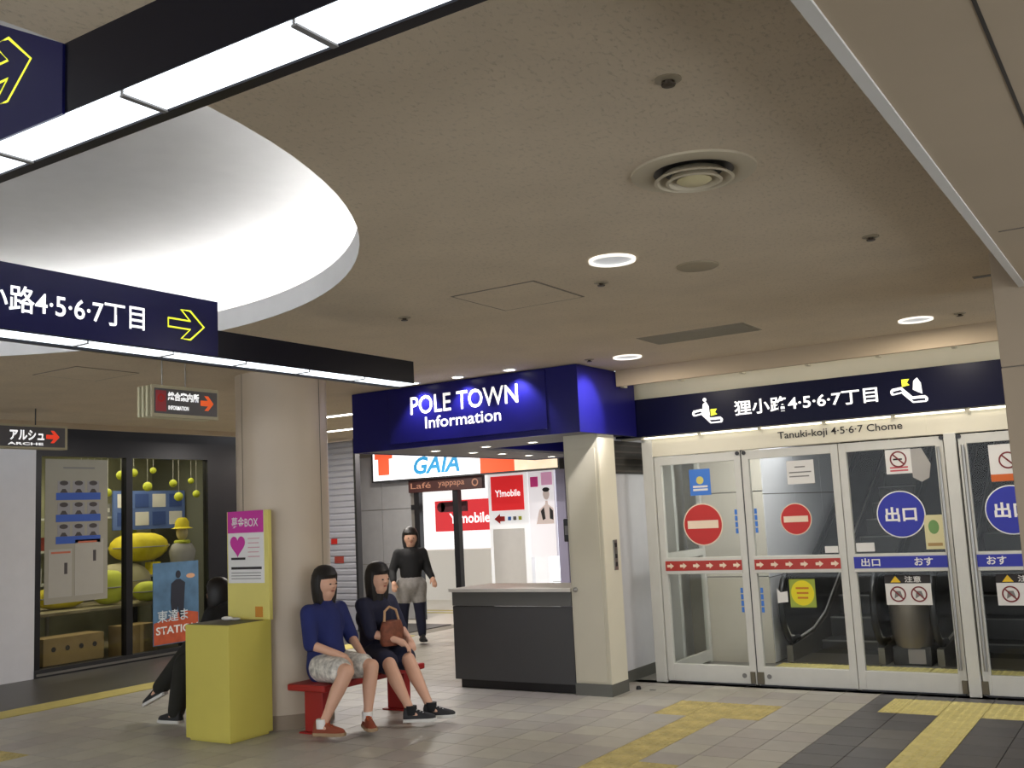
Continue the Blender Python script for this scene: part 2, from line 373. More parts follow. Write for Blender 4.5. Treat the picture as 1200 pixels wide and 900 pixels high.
def door(idx, x0, x1, kind, label):
    d = thing('door_%d' % idx, label, None, (x0, YD, 0), kind='structure')
    y0, y1 = YD, YD+0.045
    for a, b in ((x0, x0+0.062), (x1-0.062, x1)): mk('stile', G().box(a, b, y0, y1, 0.015, 2.015), M['door'], d, bevel=0.004)
    mk('top_rail', G().box(x0+0.06, x1-0.06, y0, y1, 1.94, 2.015), M['door'], d, bevel=0.003)
    mk('bottom_rail', G().box(x0+0.06, x1-0.06, y0, y1, 0.015, 0.165), M['door'], d, bevel=0.004)
    cb = mk('crossbar', G().box(x0+0.05, x1-0.05, y0-0.012, y1+0.01, 0.955, 1.10), M['door'], d, bevel=0.004)
    gp = mk('glass_pane', G().box(x0+0.06, x1-0.06, y0+0.018, y0+0.026, 1.10, 1.94), M['glass'], d)
    gl = mk('glass_pane', G().box(x0+0.06, x1-0.06, y0+0.018, y0+0.026, 0.165, 0.955), M['glass'], d)
    F = FY(0, y0-0.0125, 0)
    if kind == 'red':
        mk('red_band', G().rect(F, x0+0.052, x1-0.052, 0.985, 1.072, 0, 0.002), M['band_red'], cb)
        n = 6; w = (x1-x0-0.2)/(n-1)
        for k in range(n):
            cx = x0+0.1+k*w; cz = 1.028; s = 0.026
            mk('arrow_mark', G().prism(F, [(cx-s*1.2, cz-s*.45), (cx, cz-s*.45), (cx, cz-s), (cx+s*1.3, cz), (cx, cz+s), (cx, cz+s*.45), (cx-s*1.2, cz+s*.45)], 0.002, 0.0035), M['pale_pink'], cb)
    else:
        mk('blue_band', G().rect(F, x0+0.052, x1-0.052, 0.985, 1.078, 0, 0.002), M['blue'], cb)
        if kind == 'blue':
            text('lettering', '\u51fa\u53e3', F, x0+0.11, x0+0.26, 1.0, 1.065, M['white'], cb, 0.003, bold=0.02)
            text('lettering', '\u304a\u3059', F, x1-0.30, x1-0.16, 1.0, 1.065, M['white'], cb, 0.003, bold=0.02)
        else:
            text('lettering', '\u304a\u3059', F, x0+0.12, x0+0.26, 1.0, 1.065, M['white'], cb, 0.003, bold=0.02)
    mk('floor_seal', G().box(x0+0.02, x1-0.02, y0+0.005, y1-0.005, 0.002, 0.016), M['darkmetal'], d)
    for z in (0.03, 1.975):
        pass
    return d
d1 = door(1, -4.02, -3.192, 'red', 'leftmost glass door with round no entry sign and blue square sticker')
d2 = door(2, -3.182, -2.34, 'red', 'glass door with small no entry sign and white notice, second from left')
d3 = door(3, -2.335, -1.51, 'blue', 'glass door with round blue exit sign and no smoking notice, third from left')
d4 = door(4, -1.40, -0.58, 'blue4', 'rightmost visible glass door, partly hidden by the beige pillar')
d5 = door(5, -0.575, 0.24, 'blue4', 'glass exit door behind the beige pillar')
FG = FY(0, YD+0.018, 0)      # front of the glass
def no_entry(d, x, z, r):
    mk('no_entry_rim', G().disc(FG, r*1.06, 0.0005, 0.0015, a=x, b=z), M['pale_pink'], d)
    o = mk('no_entry_sign', G().disc(FG, r, 0.0015, 0.003, a=x, b=z), M['red'], d)
    mk('white_bar', G().rect(FG, x-r*.82, x+r*.82, z-r*.2, z+r*.2, 0.003, 0.004), M['pale_pink'], o)
no_entry(d1, -3.59, 1.39, 0.178); no_entry(d2, -2.745, 1.405, 0.128)
def exit_sign(d, x, z, r):
    mk('exit_rim', G().disc(FG, r*1.05, 0.0005, 0.0015, a=x, b=z), M['white'], d)
    o = mk('exit_sign', G().disc(FG, r, 0.0015, 0.003, a=x, b=z), M['blue'], d)
    text('lettering', '\u51fa\u53e3', FG, x-r*.68, x+r*.68, z-r*.33, z+r*.33, M['white'], o, 0.0036, bold=0.03)
exit_sign(d3, -1.885, 1.41, 0.18); exit_sign(d4, -1.07, 1.41, 0.18); exit_sign(d5, -0.2, 1.41, 0.18)
# stickers on door 1
s = mk('blue_sticker', G().rect(FG, -3.69, -3.49, 1.65, 1.885, 0.001, 0.002), M['blue_l'], d1)
mk('sticker_badge', G().disc(FG, 0.035, 0.002, 0.003, a=-3.59, b=1.785), M['yellow_l'], s)
for z in (1.70, 1.728): mk('sticker_text', G().rect(FG, -3.66, -3.52, z-0.009, z+0.009, 0.002, 0.003), M['paper'], s)
# notice and yellow sticker on door 2
s = mk('notice', G().rect(FG, -2.79, -2.555, 1.70, 1.90, 0.001, 0.002), M['paper'], d2)
for z, a, b in ((1.845, -2.72, -2.63), (1.80, -2.77, -2.58), (1.765, -2.77, -2.60)): mk('notice_text', G().rect(FG, a, b, z-0.005, z+0.005, 0.002, 0.003), M['grey_ink'], s)
s = mk('yellow_sticker', G().rect(FG, -2.85, -2.63, 0.665, 0.90, 0.001, 0.002), mat('sticker_green', (150, 165, 60)), d2)
mk('sticker_disc', G().disc(FG, 0.098, 0.002, 0.003, a=-2.74, b=0.785, ry=0.105), mat('sticker_yellow', (226, 210, 30)), s)
for z, w in ((0.825, .055), (0.785, .05), (0.745, .045)): mk('sticker_text', G().rect(FG, -2.74-w, -2.74+w, z-0.008, z+0.008, 0.003, 0.004), mat('text_orange', (196, 120, 30)), s)
mk('torn_label', G().prism(FG, [(-2.96, .70), (-2.87, .71), (-2.87, .80), (-2.93, .79), (-2.96, .825)], 0.001, 0.002), M['paper'], d2)
mk('white_label', G().rect(FG, -2.52, -2.41, 1.115, 1.17, 0.001, 0.002), M['paper'], d2)
# door 3: no smoking, caution plate, poster, label
def prohib(d, x, z, r, par, c=0.003):
    mk('ban_ring', G().ring(FG, r*.82, r, c, c+.001, a=x, b=z), mat('ban_red', (120, 40, 44)), par)
    g = G(); q = math.sqrt(.5); w = r*.09
    g.prism(FG, [(x-r*q*.9-w*q, z+r*q*.9-w*q), (x+r*q*.9-w*q, z-r*q*.9-w*q), (x+r*q*.9+w*q, z-r*q*.9+w*q), (x-r*q*.9+w*q, z+r*q*.9+w*q)], c, c+.0012)
    mk('ban_bar', g, mat('ban_red2', (120, 40, 44)), par)
def no_smoking(d, x0, x1, z0, z1):
    s = mk('no_smoking_notice', G().rect(FG, x0, x1, z0, z1, 0.001, 0.002), M['paper'], d); cx = (x0+x1)/2; r = (x1-x0)*.33; cz = z1-r*1.25
    prohib(d, cx, cz, r, s)
    mk('cigarette', G().rect(FG, cx-r*.6, cx+r*.45, cz-r*.1, cz+r*.1, .002, .003), M['ink'], s)
    for k in range(2): mk('red_text', G().rect(FG, x0+.03, x1-.03, z0+.02+k*.025, z0+.032+k*.025, .002, .003), mat('text_red', (190, 70, 80)), s)
no_smoking(d3, -1.965, -1.765, 1.735, 1.935)
mk('folded_notice', G().prism(FG, [(-1.765, 1.70), (-1.70, 1.66), (-1.64, 1.69), (-1.62, 1.80), (-1.68, 1.93), (-1.765, 1.93)], 0.001, 0.002), mat('greyish_paper', (165, 162, 158)), d3)
def caution(d, x0, x1):
    s = mk('caution_plate', G().rect(FG, x0, x1, .69, .925, 0.001, 0.002), M['paper'], d)
    mk('black_band', G().rect(FG, x0, x1, .86, .925, .002, .003), M['ink'], s)
    cx = x0+(x1-x0)*.24
    mk('warning_triangle', G().prism(FG, [(cx-.04, .868), (cx+.04, .868), (cx, .92)], .003, .004), mat('warn_yellow', (230, 190, 40)), s)
    text('lettering', '\u6ce8\u610f', FG, x0+(x1-x0)*.44, x0+(x1-x0)*.80, .868, .918, M['paper'], s, .004, bold=.015)
    for k, (fx) in enumerate((.27, .73)):
        px = x0+(x1-x0)*fx; prohib(d, px, .775, .062, s)
        mk('pictogram', G().prism(FG, [(px-.03, .74), (px+.012, .765), (px+.035, .75), (px+.02, .80), (px-.02, .80)], .002, .0028), M['grey_ink'], s)
caution(d3, -2.06, -1.71); caution(d4, -1.235, -0.885)
s = mk('green_poster', G().rect(FG, -1.715, -1.575, 1.125, 1.395, .001, .002), mat('poster_cream', (214, 206, 160)), d3)
mk('poster_leaf', G().disc(FG, .04, .002, .003, a=-1.645, b=1.30, ry=.055), mat('poster_green', (110, 150, 90)), s)
mk('poster_text', G().rect(FG, -1.70, -1.59, 1.15, 1.175, .002, .003), mat('poster_brown', (170, 140, 90)), s)
mk('white_label', G().rect(FG, -2.262, -2.115, 1.118, 1.19, .001, .002), M['paper'], d3)
s = mk('cartoon_free_notice', G().rect(FG, -1.19, -0.985, 1.63, 1.915, .001, .002), M['paper'], d4); s.name = 'notice'
mk('orange_strip', G().rect(FG, -1.19, -0.985, 1.63, 1.685, .002, .003), mat('notice_orange', (205, 100, 40)), s)
prohib(d4, -1.06, 1.79, .065, s)
# pivots, handles, pull bars, blue edge marks
def pullbar(d, x, z0=0.2, z1=1.93):
    b = mk('pull_bar', G().tube([(x, YD-0.035, z0), (x, YD-0.035, z1)], 0.013, 10), M['steel'], d, True)
    for z in (z0+.05, (z0+z1)/2, z1-.05): mk('bracket', G().box(x-.008, x+.008, YD-.035, YD+.002, z-.01, z+.01), M['steel'], b)
pullbar(d3, -1.545); pullbar(d4, -1.365)
for dd, xs in ((d1, -3.24), (d2, -3.13)):
    for z0, z1 in ((1.30, 1.52), (.62, .84)):
        for k in range(4): mk('blue_mark', G().rect(FG, xs-.035*(1 if dd is d1 else -1)-.012, xs-.035*(1 if dd is d1 else -1)+.012, z0+k*.055, z0+k*.055+.045, .0005, .0015), M['blue_l'], dd)
for dd, x in ((d1, -3.215), (d2, -3.155), (d3, -1.52), (d4, -1.39)):
    mk('pivot', G().box(x-.03, x+.012 if dd in (d1, d3) else x+.03, YD-.012, YD+.03, .02, .12), mat('tarnished', (105, 98, 82), .5, metal=.6), dd, bevel=.004)
    mk('pivot_cap', G().disc(FY(x, YD, 2.0), .018, 0, .01, 16), M['darkmetal'], dd)
for dd, x in ((d1, -3.30), (d2, -3.08)): mk('lock', G().disc(FY(x, YD, .085), .02, 0, .006, 16), M['grey_ink'], dd)
po = struct('trim_6', G().box(-1.50, -1.41, YD-.03, YD+.06, 0, 2.03), M['door'], 'broad white post between the third and fourth glass doors', bevel=.005)
struct('trim_7', G().box(-3.191, -3.183, YD+.004, YD+.04, 0, 2.03), M['darkmetal'], 'dark gap post between first and second glass doors')

# header sign
hs = thing('header_sign', 'long dark navy lit sign board over glass doors with escalator pictograms', 'sign', (-4.45, 8.6, 2.21))
mk('board', G().box(-4.45, 2.0, 8.6, 8.70, 2.215, 2.562), M['navy_hdr'], hs)
FH = FY(0, 8.6, 0)
text('lettering', '\u72f8\u5c0f\u8def4\u00b75\u00b76\u00b77\u4e01\u76ee', FH, -3.18, -1.955, 2.325, 2.455, M['glyph'], hs, .003, bold=.018)
def esc_icon(par, fr, x, z, up):
    s = mk('escalator_pictogram', G(), M['glyph'], par) if False else None
    pts = [(-.13, .0), (-.06, .01), (.02, -.075), (.12, -.075)]
    g = G(); g.tube([fr.p(x+a, z+b, .004) for a, b in pts], .013, 6)
    g.tube([fr.p(x+a+.005, z+b-.035, .004) for a, b in pts], .008, 6)
    g.tube([fr.p(x-.13, z, .004), fr.p(x-.135, z-.02, .004), fr.p(x-.125, z-.035, .004)], .011, 6)
    g.tube([fr.p(x+.12, z-.075, .004), fr.p(x+.13, z-.09, .004), fr.p(x+.125, z-.11, .004)], .011, 6)
    o = mk('escalator_pictogram', g, M['glyph'], par)
    px = -.02 if up else .06
    g = G(); g.disc(fr, .017, .002, .004, 14, x+px, z+.10 if up else z+.055)
    g.prism(fr, [(x+px-.03, z-.03+.02), (x+px+.04, z-.05), (x+px+.035, z+.04), (x+px+.01, z+.085), (x+px-.02, z+.06)], .002, .004)
    mk('rider', g, M['glyph'], o)
    ax, az = (x+.06, z-.02) if up else (x-.02, z+.05)
    mk('yellow_arrow', G().prism(fr, [(ax-.03, az-.03), (ax+.03, az-.02), (ax+.01, az), (ax+.03, az+.03), (ax, az+.03), (ax-.03, az+.03)], .003, .005), M['glyph_y'], o)
esc_icon(hs, FH, -3.43, 2.395, True); esc_icon(hs, FH, -1.71, 2.405, False)
# strip lamps above and below the header
ORD = 'first second third fourth fifth sixth seventh eighth ninth tenth'.split()
TL = mat('strip_lamp', (255, 247, 225), emit=5)
for k in range(10):
    x0 = -4.1+k*.56
    o = thing('strip_lamp', '%s slim strip lamp from left hidden behind the beige fascia' % ORD[k], 'lamp', (x0, 8.3, 2.74), group='strip lamps above the header sign')
    mk('tube', G().tube([(x0+.02, 8.31, 2.735), (x0+.54, 8.31, 2.735)], .014, 8), TL, o, True)
    mk('holder', G().box(x0, x0+.56, 8.27, 8.35, 2.76, 2.79), M['white'], o)
    mk('end_cap', G().box(x0-.012, x0+.018, 8.27, 8.35, 2.65, 2.76), M['cream_d'], o)
    o = thing('strip_lamp', '%s slim strip lamp from left under the navy header sign' % ORD[k], 'lamp', (x0, 8.62, 2.2), group='strip lamps under the header sign')
    mk('tube', G().tube([(x0+.02, 8.635, 2.198), (x0+.54, 8.635, 2.198)], .008, 8), mat('strip_lamp_small', (255, 247, 225), emit=2.7), o, True)
    mk('end_cap', G().box(x0-.01, x0+.016, 8.62, 8.65, 2.185, 2.215), M['cream_d'], o)

# column, recess and information canopy
col = struct('wall_1', G().box(-4.5, -4.16, 7.85, 8.16, 0.10, 2.26), M['cream_d'], 'cream clad square column at end of information counter', bevel=.004)
mk('skirting', G().box(-4.505, -4.155, 7.845, 8.165, 0, .10), M['base'], col)
mk('side_panel', G().box(-4.163, -4.156, 7.86, 8.155, .1, 2.23), M['cream'], col)
mk('hatch_door', G().box(-4.475, -4.19, 7.842, 7.85, .12, 2.1), M['cream_d'], col, bevel=.002)
mk('knob', G().lathe([(.001, 0), (.022, .004), (.022, .014), (.010, .02), (.010, .03), (.001, .032)], (0, 0, 0), 16), M['steel'], col)
kn = [c for c in col.children if c.name.startswith('knob')][0]
kn.rotation_euler = (PI/2, 0, 0); kn.location = (-4.45, 7.842, .89)
ic = thing('intercom', 'small steel intercom plate on cream column beside the doors', 'intercom', (-4.156, 8.05, 1.04))
mk('plate', G().box(-4.156, -4.146, 8.015, 8.085, 1.04, 1.30), M['steel'], ic, bevel=.002)
for z in (1.09, 1.16, 1.255): mk('button', G().box(-4.147, -4.142, 8.035, 8.065, z-.018, z+.018), M['darkmetal'], ic)
wr = struct('wall_2', G().box(-4.42, -4.36, 8.14, 9.3, 0.1, 2.3), M['white_wall'], 'white side wall in the narrow recess left of the doors')
mk('skirting', G().box(-4.42, -4.35, 8.14, 9.3, 0, .1), M['base'], wr)
mk('louvre_panel', G().box(-4.36, -4.352, 8.2, 9.25, 1.89, 2.2), mat('louvre_dark', (70, 66, 60), .6), wr)
for k in range(5): mk('louvre_blade', G().box(-4.354, -4.34, 8.2, 9.25, 1.91+k*.06, 1.925+k*.06), mat('louvre_blade', (92, 86, 78), .6), wr)
struct('wall_3', G().box(-4.42, -4.13, 9.3, 9.36, 0, 2.3), M['white_wall'], 'white end wall of the narrow recess left of the doors')
struct('ceiling_2', G().box(-4.42, 3.5, 8.72, 9.95, 2.3, 2.36), M['white_wall'], 'white vestibule ceiling behind the glass doors')

cp = thing('information_canopy', 'deep blue overhead canopy lettered POLE TOWN Information', 'canopy', (-5.4, 7.5, 2.22))
PX0, PX1, PY0, PY1, PZ0, PZ1 = -6.64, -4.13, 7.5, 10.85, 2.22, 2.795
mk('front_fascia', G().box(PX0, PX1, PY0, PY0+.05, PZ0, PZ1), M['navy_pt'], cp)
mk('side_fascia', G().box(PX1-.05, PX1, PY0+.05, 8.58, PZ0, PZ1), M['navy_pt'], cp)
mk('side_fascia', G().box(PX0, PX0+.05, PY0+.05, PY1, PZ0, PZ1), M['navy_pt'], cp)
mk('back_fascia', G().box(PX0+.05, PX1-.3, PY1-.05, PY1, PZ0, PZ1), M['navy_pt'], cp)
IX0, IX1, IY0, IY1 = -5.85, -4.55, 8.45, 10.2
SG = mat('canopy_underside', (120, 118, 122), .5)
g = G(); g.box(PX0+.05, PX1-.05, PY0+.05, IY0, PZ0+.005, PZ0+.03); g.box(PX0+.05, PX1-.35, IY1, PY1-.05, PZ0+.005, PZ0+.03)
g.box(PX0+.05, IX0, IY0, IY1, PZ0+.005, PZ0+.03); g.box(IX1, PX1-.33, IY0, IY1, PZ0+.005, PZ0+.03)
mk('underside', g, SG, cp)
g = G(); g.box(IX0-.03, IX0, IY0, IY1, PZ0+.03, PZ1); g.box(IX0, IX1, IY0-.03, IY0, PZ0+.03, PZ1); g.box(IX0, IX1, IY1, IY1+.03, PZ0+.03, PZ1); g.box(IX1, IX1+.03, IY0, IY1, PZ0+.03, PZ1)
mk('inner_fascia', g, M['navy_pt'], cp)
FP = FY(0, PY0, 0)
pan = mk('sign_panel', G().rect(FP, -6.17, -4.44, 2.27, 2.785, 0, .012), M['navy_pt'], cp, bevel=.002)
PT = mat('pale_lettering', (238, 236, 232), emit=.75)  # emission evens out lettering that the spotlights light unevenly
text('lettering', 'POLE TOWN', FP, -5.91, -4.72, 2.525, 2.695, PT, pan, .014, bold=.01)
text('lettering', 'Information', FP, -5.745, -4.905, 2.385, 2.495, PT, pan, .014, bold=.012)
DLM = mat('small_downlight_lens', (255, 250, 235), emit=9)
for k, (x, y) in enumerate([(-6.1, 8.1), (-6.1, 8.75), (-6.1, 9.3), (-6.13, 9.9), (-6.16, 10.45), (-5.53, 8.15), (-5.0, 8.15)]):
    o = thing('small_downlight', ['first small downlight from the front in left row under canopy', 'second small downlight from the front in left row under canopy', 'third small downlight from the front in left row under canopy', 'fourth small downlight from the front in left row under canopy', 'rearmost small downlight in left row under canopy', 'left one of two small downlights behind the canopy front', 'right one of two small downlights behind the canopy front'][k], 'downlight', (x, y, PZ0), group='downlights under the information canopy')
    F = FD(x, y, PZ0+.005)
    mk('trim_ring', G().ring(F, .045, .058, 0, .006, 24), M['white'], o); mk('lens', G().disc(F, .045, 0, .003, 24), DLM, o)
o = thing('square_ceiling_light', 'bright flat ceiling light inside the canopy opening', 'ceiling light', (-5.0, 9.0, 2.74))
mk('housing', G().box(-5.35, -4.65, 8.9, 9.6, 2.76, 2.80), M['white'], o); mk('diffuser', G().box(-5.32, -4.68, 8.93, 9.57, 2.75, 2.76), mat('diffuser', (255, 250, 240), emit=5), o)
for x in (-5.75, -5.25, -4.7):
    o = thing('wall_washer', {-5.75: 'ceiling spotlight above the letter P of canopy sign', -5.25: 'ceiling spotlight above middle of the canopy sign', -4.7: 'ceiling spotlight above the letter N of canopy sign'}[x], 'spotlight', (x, 7.3, 2.78), group='spotlights washing the canopy sign')
    F = FD(x, 7.34, 2.8)
    mk('trim_ring', G().ring(F, .05, .065, 0, .008, 24), M['white'], o); mk('lens', G().disc(F, .05, 0, .004, 24), DLM, o)
    lamp('beam', 'SPOT', (x, 7.36, 2.77), 26, (235, 235, 255), .04, aim=(0, .35, -1), parent=o, spot=1.7)

# information counter
ct = thing('information_counter', 'dark grey information counter below the blue canopy', 'counter', (-5.15, 8.1, 0))
mk('front_panel', G().box(-5.79, -4.51, 7.86, 7.90, .08, .74), mat('counter_dark', (64, 64, 64), .5), ct, bevel=.003)
mk('upper_band', G().box(-5.79, -4.51, 7.855, 7.91, .745, .87), mat('counter_band', (88, 88, 84), .5), ct, bevel=.003)
mk('worktop', G().box(-5.82, -4.51, 7.84, 8.5, .87, .90), mat('counter_top', (200, 196, 186), .4), ct, bevel=.003)
mk('side_panel', G().box(-5.79, -5.75, 7.90, 8.5, .08, .87), mat('counter_side', (80, 80, 78), .5), ct)
mk('plinth', G().box(-5.75, -4.53, 7.90, 8.45, 0, .08), M['black'], ct)
o = thing('phone_box', 'small black box fixed to left side of the cream column', 'box', (-4.53, 8.0, 1.3))
mk('case', G().box(-4.575, -4.505, 7.9, 8.06, 1.30, 1.50), M['black'], o, bevel=.008); mk('screen', G().box(-4.56, -4.52, 7.895, 7.901, 1.36, 1.44), M['grey_ink'], o)
# ---------------------------------------------------------------- hanging light beams with signs
def arrow_outline(fr, x, z, s):
    o = [(-.125, .022), (.012, .022), (-.045, .075), (.012, .075), (.10, 0), (.012, -.075), (-.045, -.075), (.012, -.022), (-.125, -.022)]
    return [fr.p(x+a*s, z+b*s, .005) for a, b in o]
lb = thing('hanging_sign_beam', 'lit overhead sign beam with yellow arrow at top left corner of view', 'sign', (-2.5, 1.26, 2.4))
mk('beam', G().box(-4.1, .2, 1.2, 1.335, 2.405, 2.555), M['navy_deep'], lb)
mk('lower_lip', G().box(-4.1, .2, 1.305, 1.335, 2.393, 2.405), M['navy_deep'], lb)
k = 0; x = -3.93
while x < .1:
    mk('light_panel', G().box(x+.003, x+.457, 1.202, 1.302, 2.396, 2.406), M['panel_lamp'], lb); mk('divider', G().box(x-.007, x+.007, 1.202, 1.306, 2.392, 2.406), M['grey_ink'], lb); x += .46
FLs = FY(0, 1.2, 0)
sp = mk('sign_panel', G().prism(FLs, [(-3.9, 2.402), (-1.81, 2.402), (-1.81, 2.553), (-2.05, 2.67), (-2.1, 2.69), (-3.9, 2.69)], .0, .006), M['navy'], lb)
mk('arrow_outline', G().tube(arrow_outline(FLs, -2.015, 2.552, .95), .0035, 6, True), M['glyph_y'], sp)
for x in (-3.6, 0.1): mk('hanger', G().tube([(x, 1.27, 2.55), (x, 1.27, HC if (Vector((x-CX, 1.27-CY, 0)).length > CR) else 3.35)], .008, 8), M['darkmetal'], lb)
mb = thing('hanging_sign_beam', 'lit overhead beam lettered with white Japanese text and right arrow', 'sign', (-4.0, 3.3, 2.4))
mk('beam', G().box(-4.085, -3.95, 1.34, 5.05, 2.405, 2.545), M['navy_deep'], mb)
mk('lower_lip', G().box(-4.085, -4.06, 1.34, 5.05, 2.385, 2.405), M['navy_deep'], mb)
y = 1.36
while y < 5.0:
    mk('light_panel', G().box(-4.058, -3.952, y+.003, min(y+.457, 5.04), 2.396, 2.406), M['panel_lamp'], mb); mk('divider', G().box(-4.058, -3.952, y-.006, y+.006, 2.392, 2.406), M['grey_ink'], mb); y += .46
FM = FX(-3.95, 0, 0)
sp = mk('sign_panel', G().box(-4.09, -3.944, 1.4, 3.47, 2.41, 2.69), M['navy'], mb, bevel=.004)
FM2 = FX(-3.944, 0, 0)
text('lettering', '\u72f8\u5c0f\u8def4\u00b75\u00b76\u00b77\u4e01\u76ee', FM2, 2.13, 3.03, 2.485, 2.60, M['glyph'], sp, .002, bold=.012)
mk('arrow_outline', G().tube(arrow_outline(FM2, 3.28, 2.545, .95), .0045, 6, True), M['glyph_y'], sp)
for y in (1.5,): mk('hanger', G().tube([(-4.02, y, 2.54), (-4.02, y, HC if (Vector((-4.02-CX, y-CY, 0)).length > CR) else 3.33)], .008, 8), M['darkmetal'], mb)

# small hanging signs on the left
GB = mat('sign_grey_face', (92, 90, 92), .4); GC = mat('sign_case', (176, 168, 140), .5)
h2 = thing('hanging_sign', 'small box sign with red square, white lettering and orange arrow on rods', 'sign', (-6.05, 4.97, 2.37))
mk('case', G().box(-6.02, -6.0, 4.67, 5.27, 2.37, 2.60), GC, h2, bevel=.003)
for k in range(3): mk('fin', G().box(-6.16+k*.045, -6.14+k*.045, 4.67, 5.27, 2.375, 2.595), mat('sign_fin', (206, 200, 168), .5), h2, bevel=.003)
mk('top_cap', G().box(-6.17, -6.02, 4.70, 5.24, 2.59, 2.602), GC, h2)
F2 = FX(-6.0, 0, 0)
mk('face', G().rect(F2, 4.69, 5.255, 2.395, 2.575, 0, .003), GB, h2)
q = mk('red_square', G().rect(F2, 4.70, 4.79, 2.41, 2.56, .003, .005), mat('dull_red', (150, 58, 62), emit=.12), h2)
mk('square_mark', G().ring(F2, .018, .03, .005, .006, 20, 4.745, 2.505), M['red'], q)
text('lettering', '\u7dcf\u5408\u6848\u5185\u6240', F2, 4.805, 5.085, 2.49, 2.555, M['glyph'], h2, .004, bold=.03)
text('lettering', 'INFORMATION', F2, 4.81, 4.99, 2.425, 2.455, M['glyph'], h2, .004, bold=.03)
OA = mat('orange_arrow', (226, 92, 40), emit=.5)
mk('arrow', G().prism(F2, [(5.10, 2.47), (5.17, 2.47), (5.135, 2.435), (5.17, 2.435), (5.22, 2.49), (5.17, 2.545), (5.135, 2.545), (5.17, 2.51), (5.10, 2.51)], .003, .005), OA, h2)
for y in (4.82, 5.03): mk('rod', G().tube([(-6.08, y, 2.6), (-6.08, y, 2.8)], .005, 8), M['steel'], h2)
h1 = thing('hanging_sign', 'small grey box sign with white katakana and red arrow at left edge', 'sign', (-9.12, 5.5, 2.41))
mk('case', G().box(-9.2, -9.1, 5.0, 6.09, 2.405, 2.635), GC, h1, bevel=.004)
F1 = FX(-9.1, 0, 0)
mk('face', G().rect(F1, 5.03, 6.06, 2.425, 2.615, 0, .003), GB, h1)
text('lettering', '\u30a2\u30eb\u30b7\u30e5', F1, 5.49, 5.84, 2.485, 2.585, M['glyph'], h1, .004, bold=.03)
text('lettering', 'ARCHE', F1, 5.47, 5.83, 2.44, 2.465, M['glyph'], h1, .004, bold=.02)
mk('arrow', G().prism(F1, [(5.86, 2.505), (5.94, 2.505), (5.905, 2.465), (5.94, 2.465), (6.0, 2.525), (5.94, 2.585), (5.905, 2.585), (5.94, 2.545), (5.86, 2.545)], .003, .005), mat('red_arrow', (222, 60, 36), emit=.6), h1)
for y in (5.2, 5.78): mk('rod', G().tube([(-9.15, y, 2.63), (-9.15, y, 2.8)], .006, 8), M['darkmetal'], h1)
# ---------------------------------------------------------------- ceiling fixtures
def downlight(x, y, r, label, power):
    o = thing('downlight', label, 'downlight', (x, y, HC), group='round recessed downlights in the concourse ceiling')
    F = FD(x, y, HC)
    mk('trim_ring', G().ring(F, r*.86, r, -.004, .012, 40), bpy.data.materials.get('glowing_rim') or mat('glowing_rim', (255, 250, 240), emit=.9), o)  # rim lit by its lamp, given as emission of the ring
    mk('lens', G().lathe([(r*.86, -.003), (r*.5, -.002), (.001, -.0015)], (x, y, HC), 32), bpy.data.materials.get('frosted_lens') or mat('frosted_lens', (205, 208, 212), .3, emit=.35), o, True)
    lamp('beam', 'AREA', (x, y, HC-.014), power, (255, 245, 230), r*1.2, parent=o)
    return o
downlight(-2.245, 4.51, .118, 'large round recessed downlight with bright rim, nearest the camera', 8)
dl2 = downlight(-3.66, 7.52, .118, 'round recessed downlight near the blue canopy corner', 17)
lamp('side_beam', 'SPOT', (-3.66, 7.56, 2.76), 70, (240, 240, 255), .04, aim=(-.5, .08, -.34), parent=dl2, spot=1.0)  # extra sideways spot added to brighten the canopy side
downlight(-1.425, 7.63, .118, 'round recessed downlight close to the right pillar', 17)
def hole(c):   # ceiling plate seen from below with a dark opening
    pass
o = thing('blank_cover', 'round blank plate on ceiling beside the large downlight', 'cover', (-1.97, 4.95, HC))
mk('plate', G().lathe([(.11, 0), (.11, -.006), (.10, -.011), (.001, -.012)], (-1.97, 4.95, HC), 36), mat('blank_plate', (160, 147, 122), .7), o, True)
SPM = mat('sprinkler_bronze', (60, 48, 34), .4, metal=.5)
def sprinkler(x, y, label, s=1.0, z=HC):
    o = thing('sprinkler', label, 'sprinkler', (x, y, z), group='ceiling sprinklers')
    mk('rose', G().lathe([(.04*s, 0), (.04*s, -.004*s), (.022*s, -.008*s), (.02*s, -.0085*s)], (x, y, z), 20), mat('rose', (150, 138, 115), .5), o, True)
    mk('head', G().lathe([(.014*s, -.004*s), (.010*s, -.014*s), (.022*s, -.017*s), (.020*s, -.021*s), (.001, -.022*s)], (x, y, z), 16), SPM, o, True)
sprinkler(-2.53, 4.93, 'sprinkler head just below the large downlight'); sprinkler(-3.89, 4.90, 'sprinkler head above end of the lettered beam')
sprinkler(-1.10, 5.0, 'sprinkler head alone on right half of ceiling'); sprinkler(-1.12, 2.69, 'sprinkler head nearest camera above the round air diffuser')
sprinkler(-1.13, 7.63, 'sprinkler head right of the downlight by the pillar'); sprinkler(-3.95, 7.40, 'sprinkler head above the blue canopy corner')
sprinkler(-4.30, 2.30, 'small sprinkler inside the white round cove', .8, 3.345)
o = thing('air_diffuser', 'large round concentric ring air diffuser in ceiling', 'air vent', (-1.39, 3.52, HC))
c = (-1.39, 3.52, HC); DM = mat('diffuser_beige', (196, 184, 158), .6)
mk('outer_flange', G().lathe([(.235, 0), (.233, -.008), (.17, -.014), (.15, -.004), (.15, -.001)], c, 56), DM, o, True)
mk('throat', G().lathe([(.152, -.002), (.001, -.002)], c, 40), M['black'], o)  # black disc stands in for the shade inside the opening
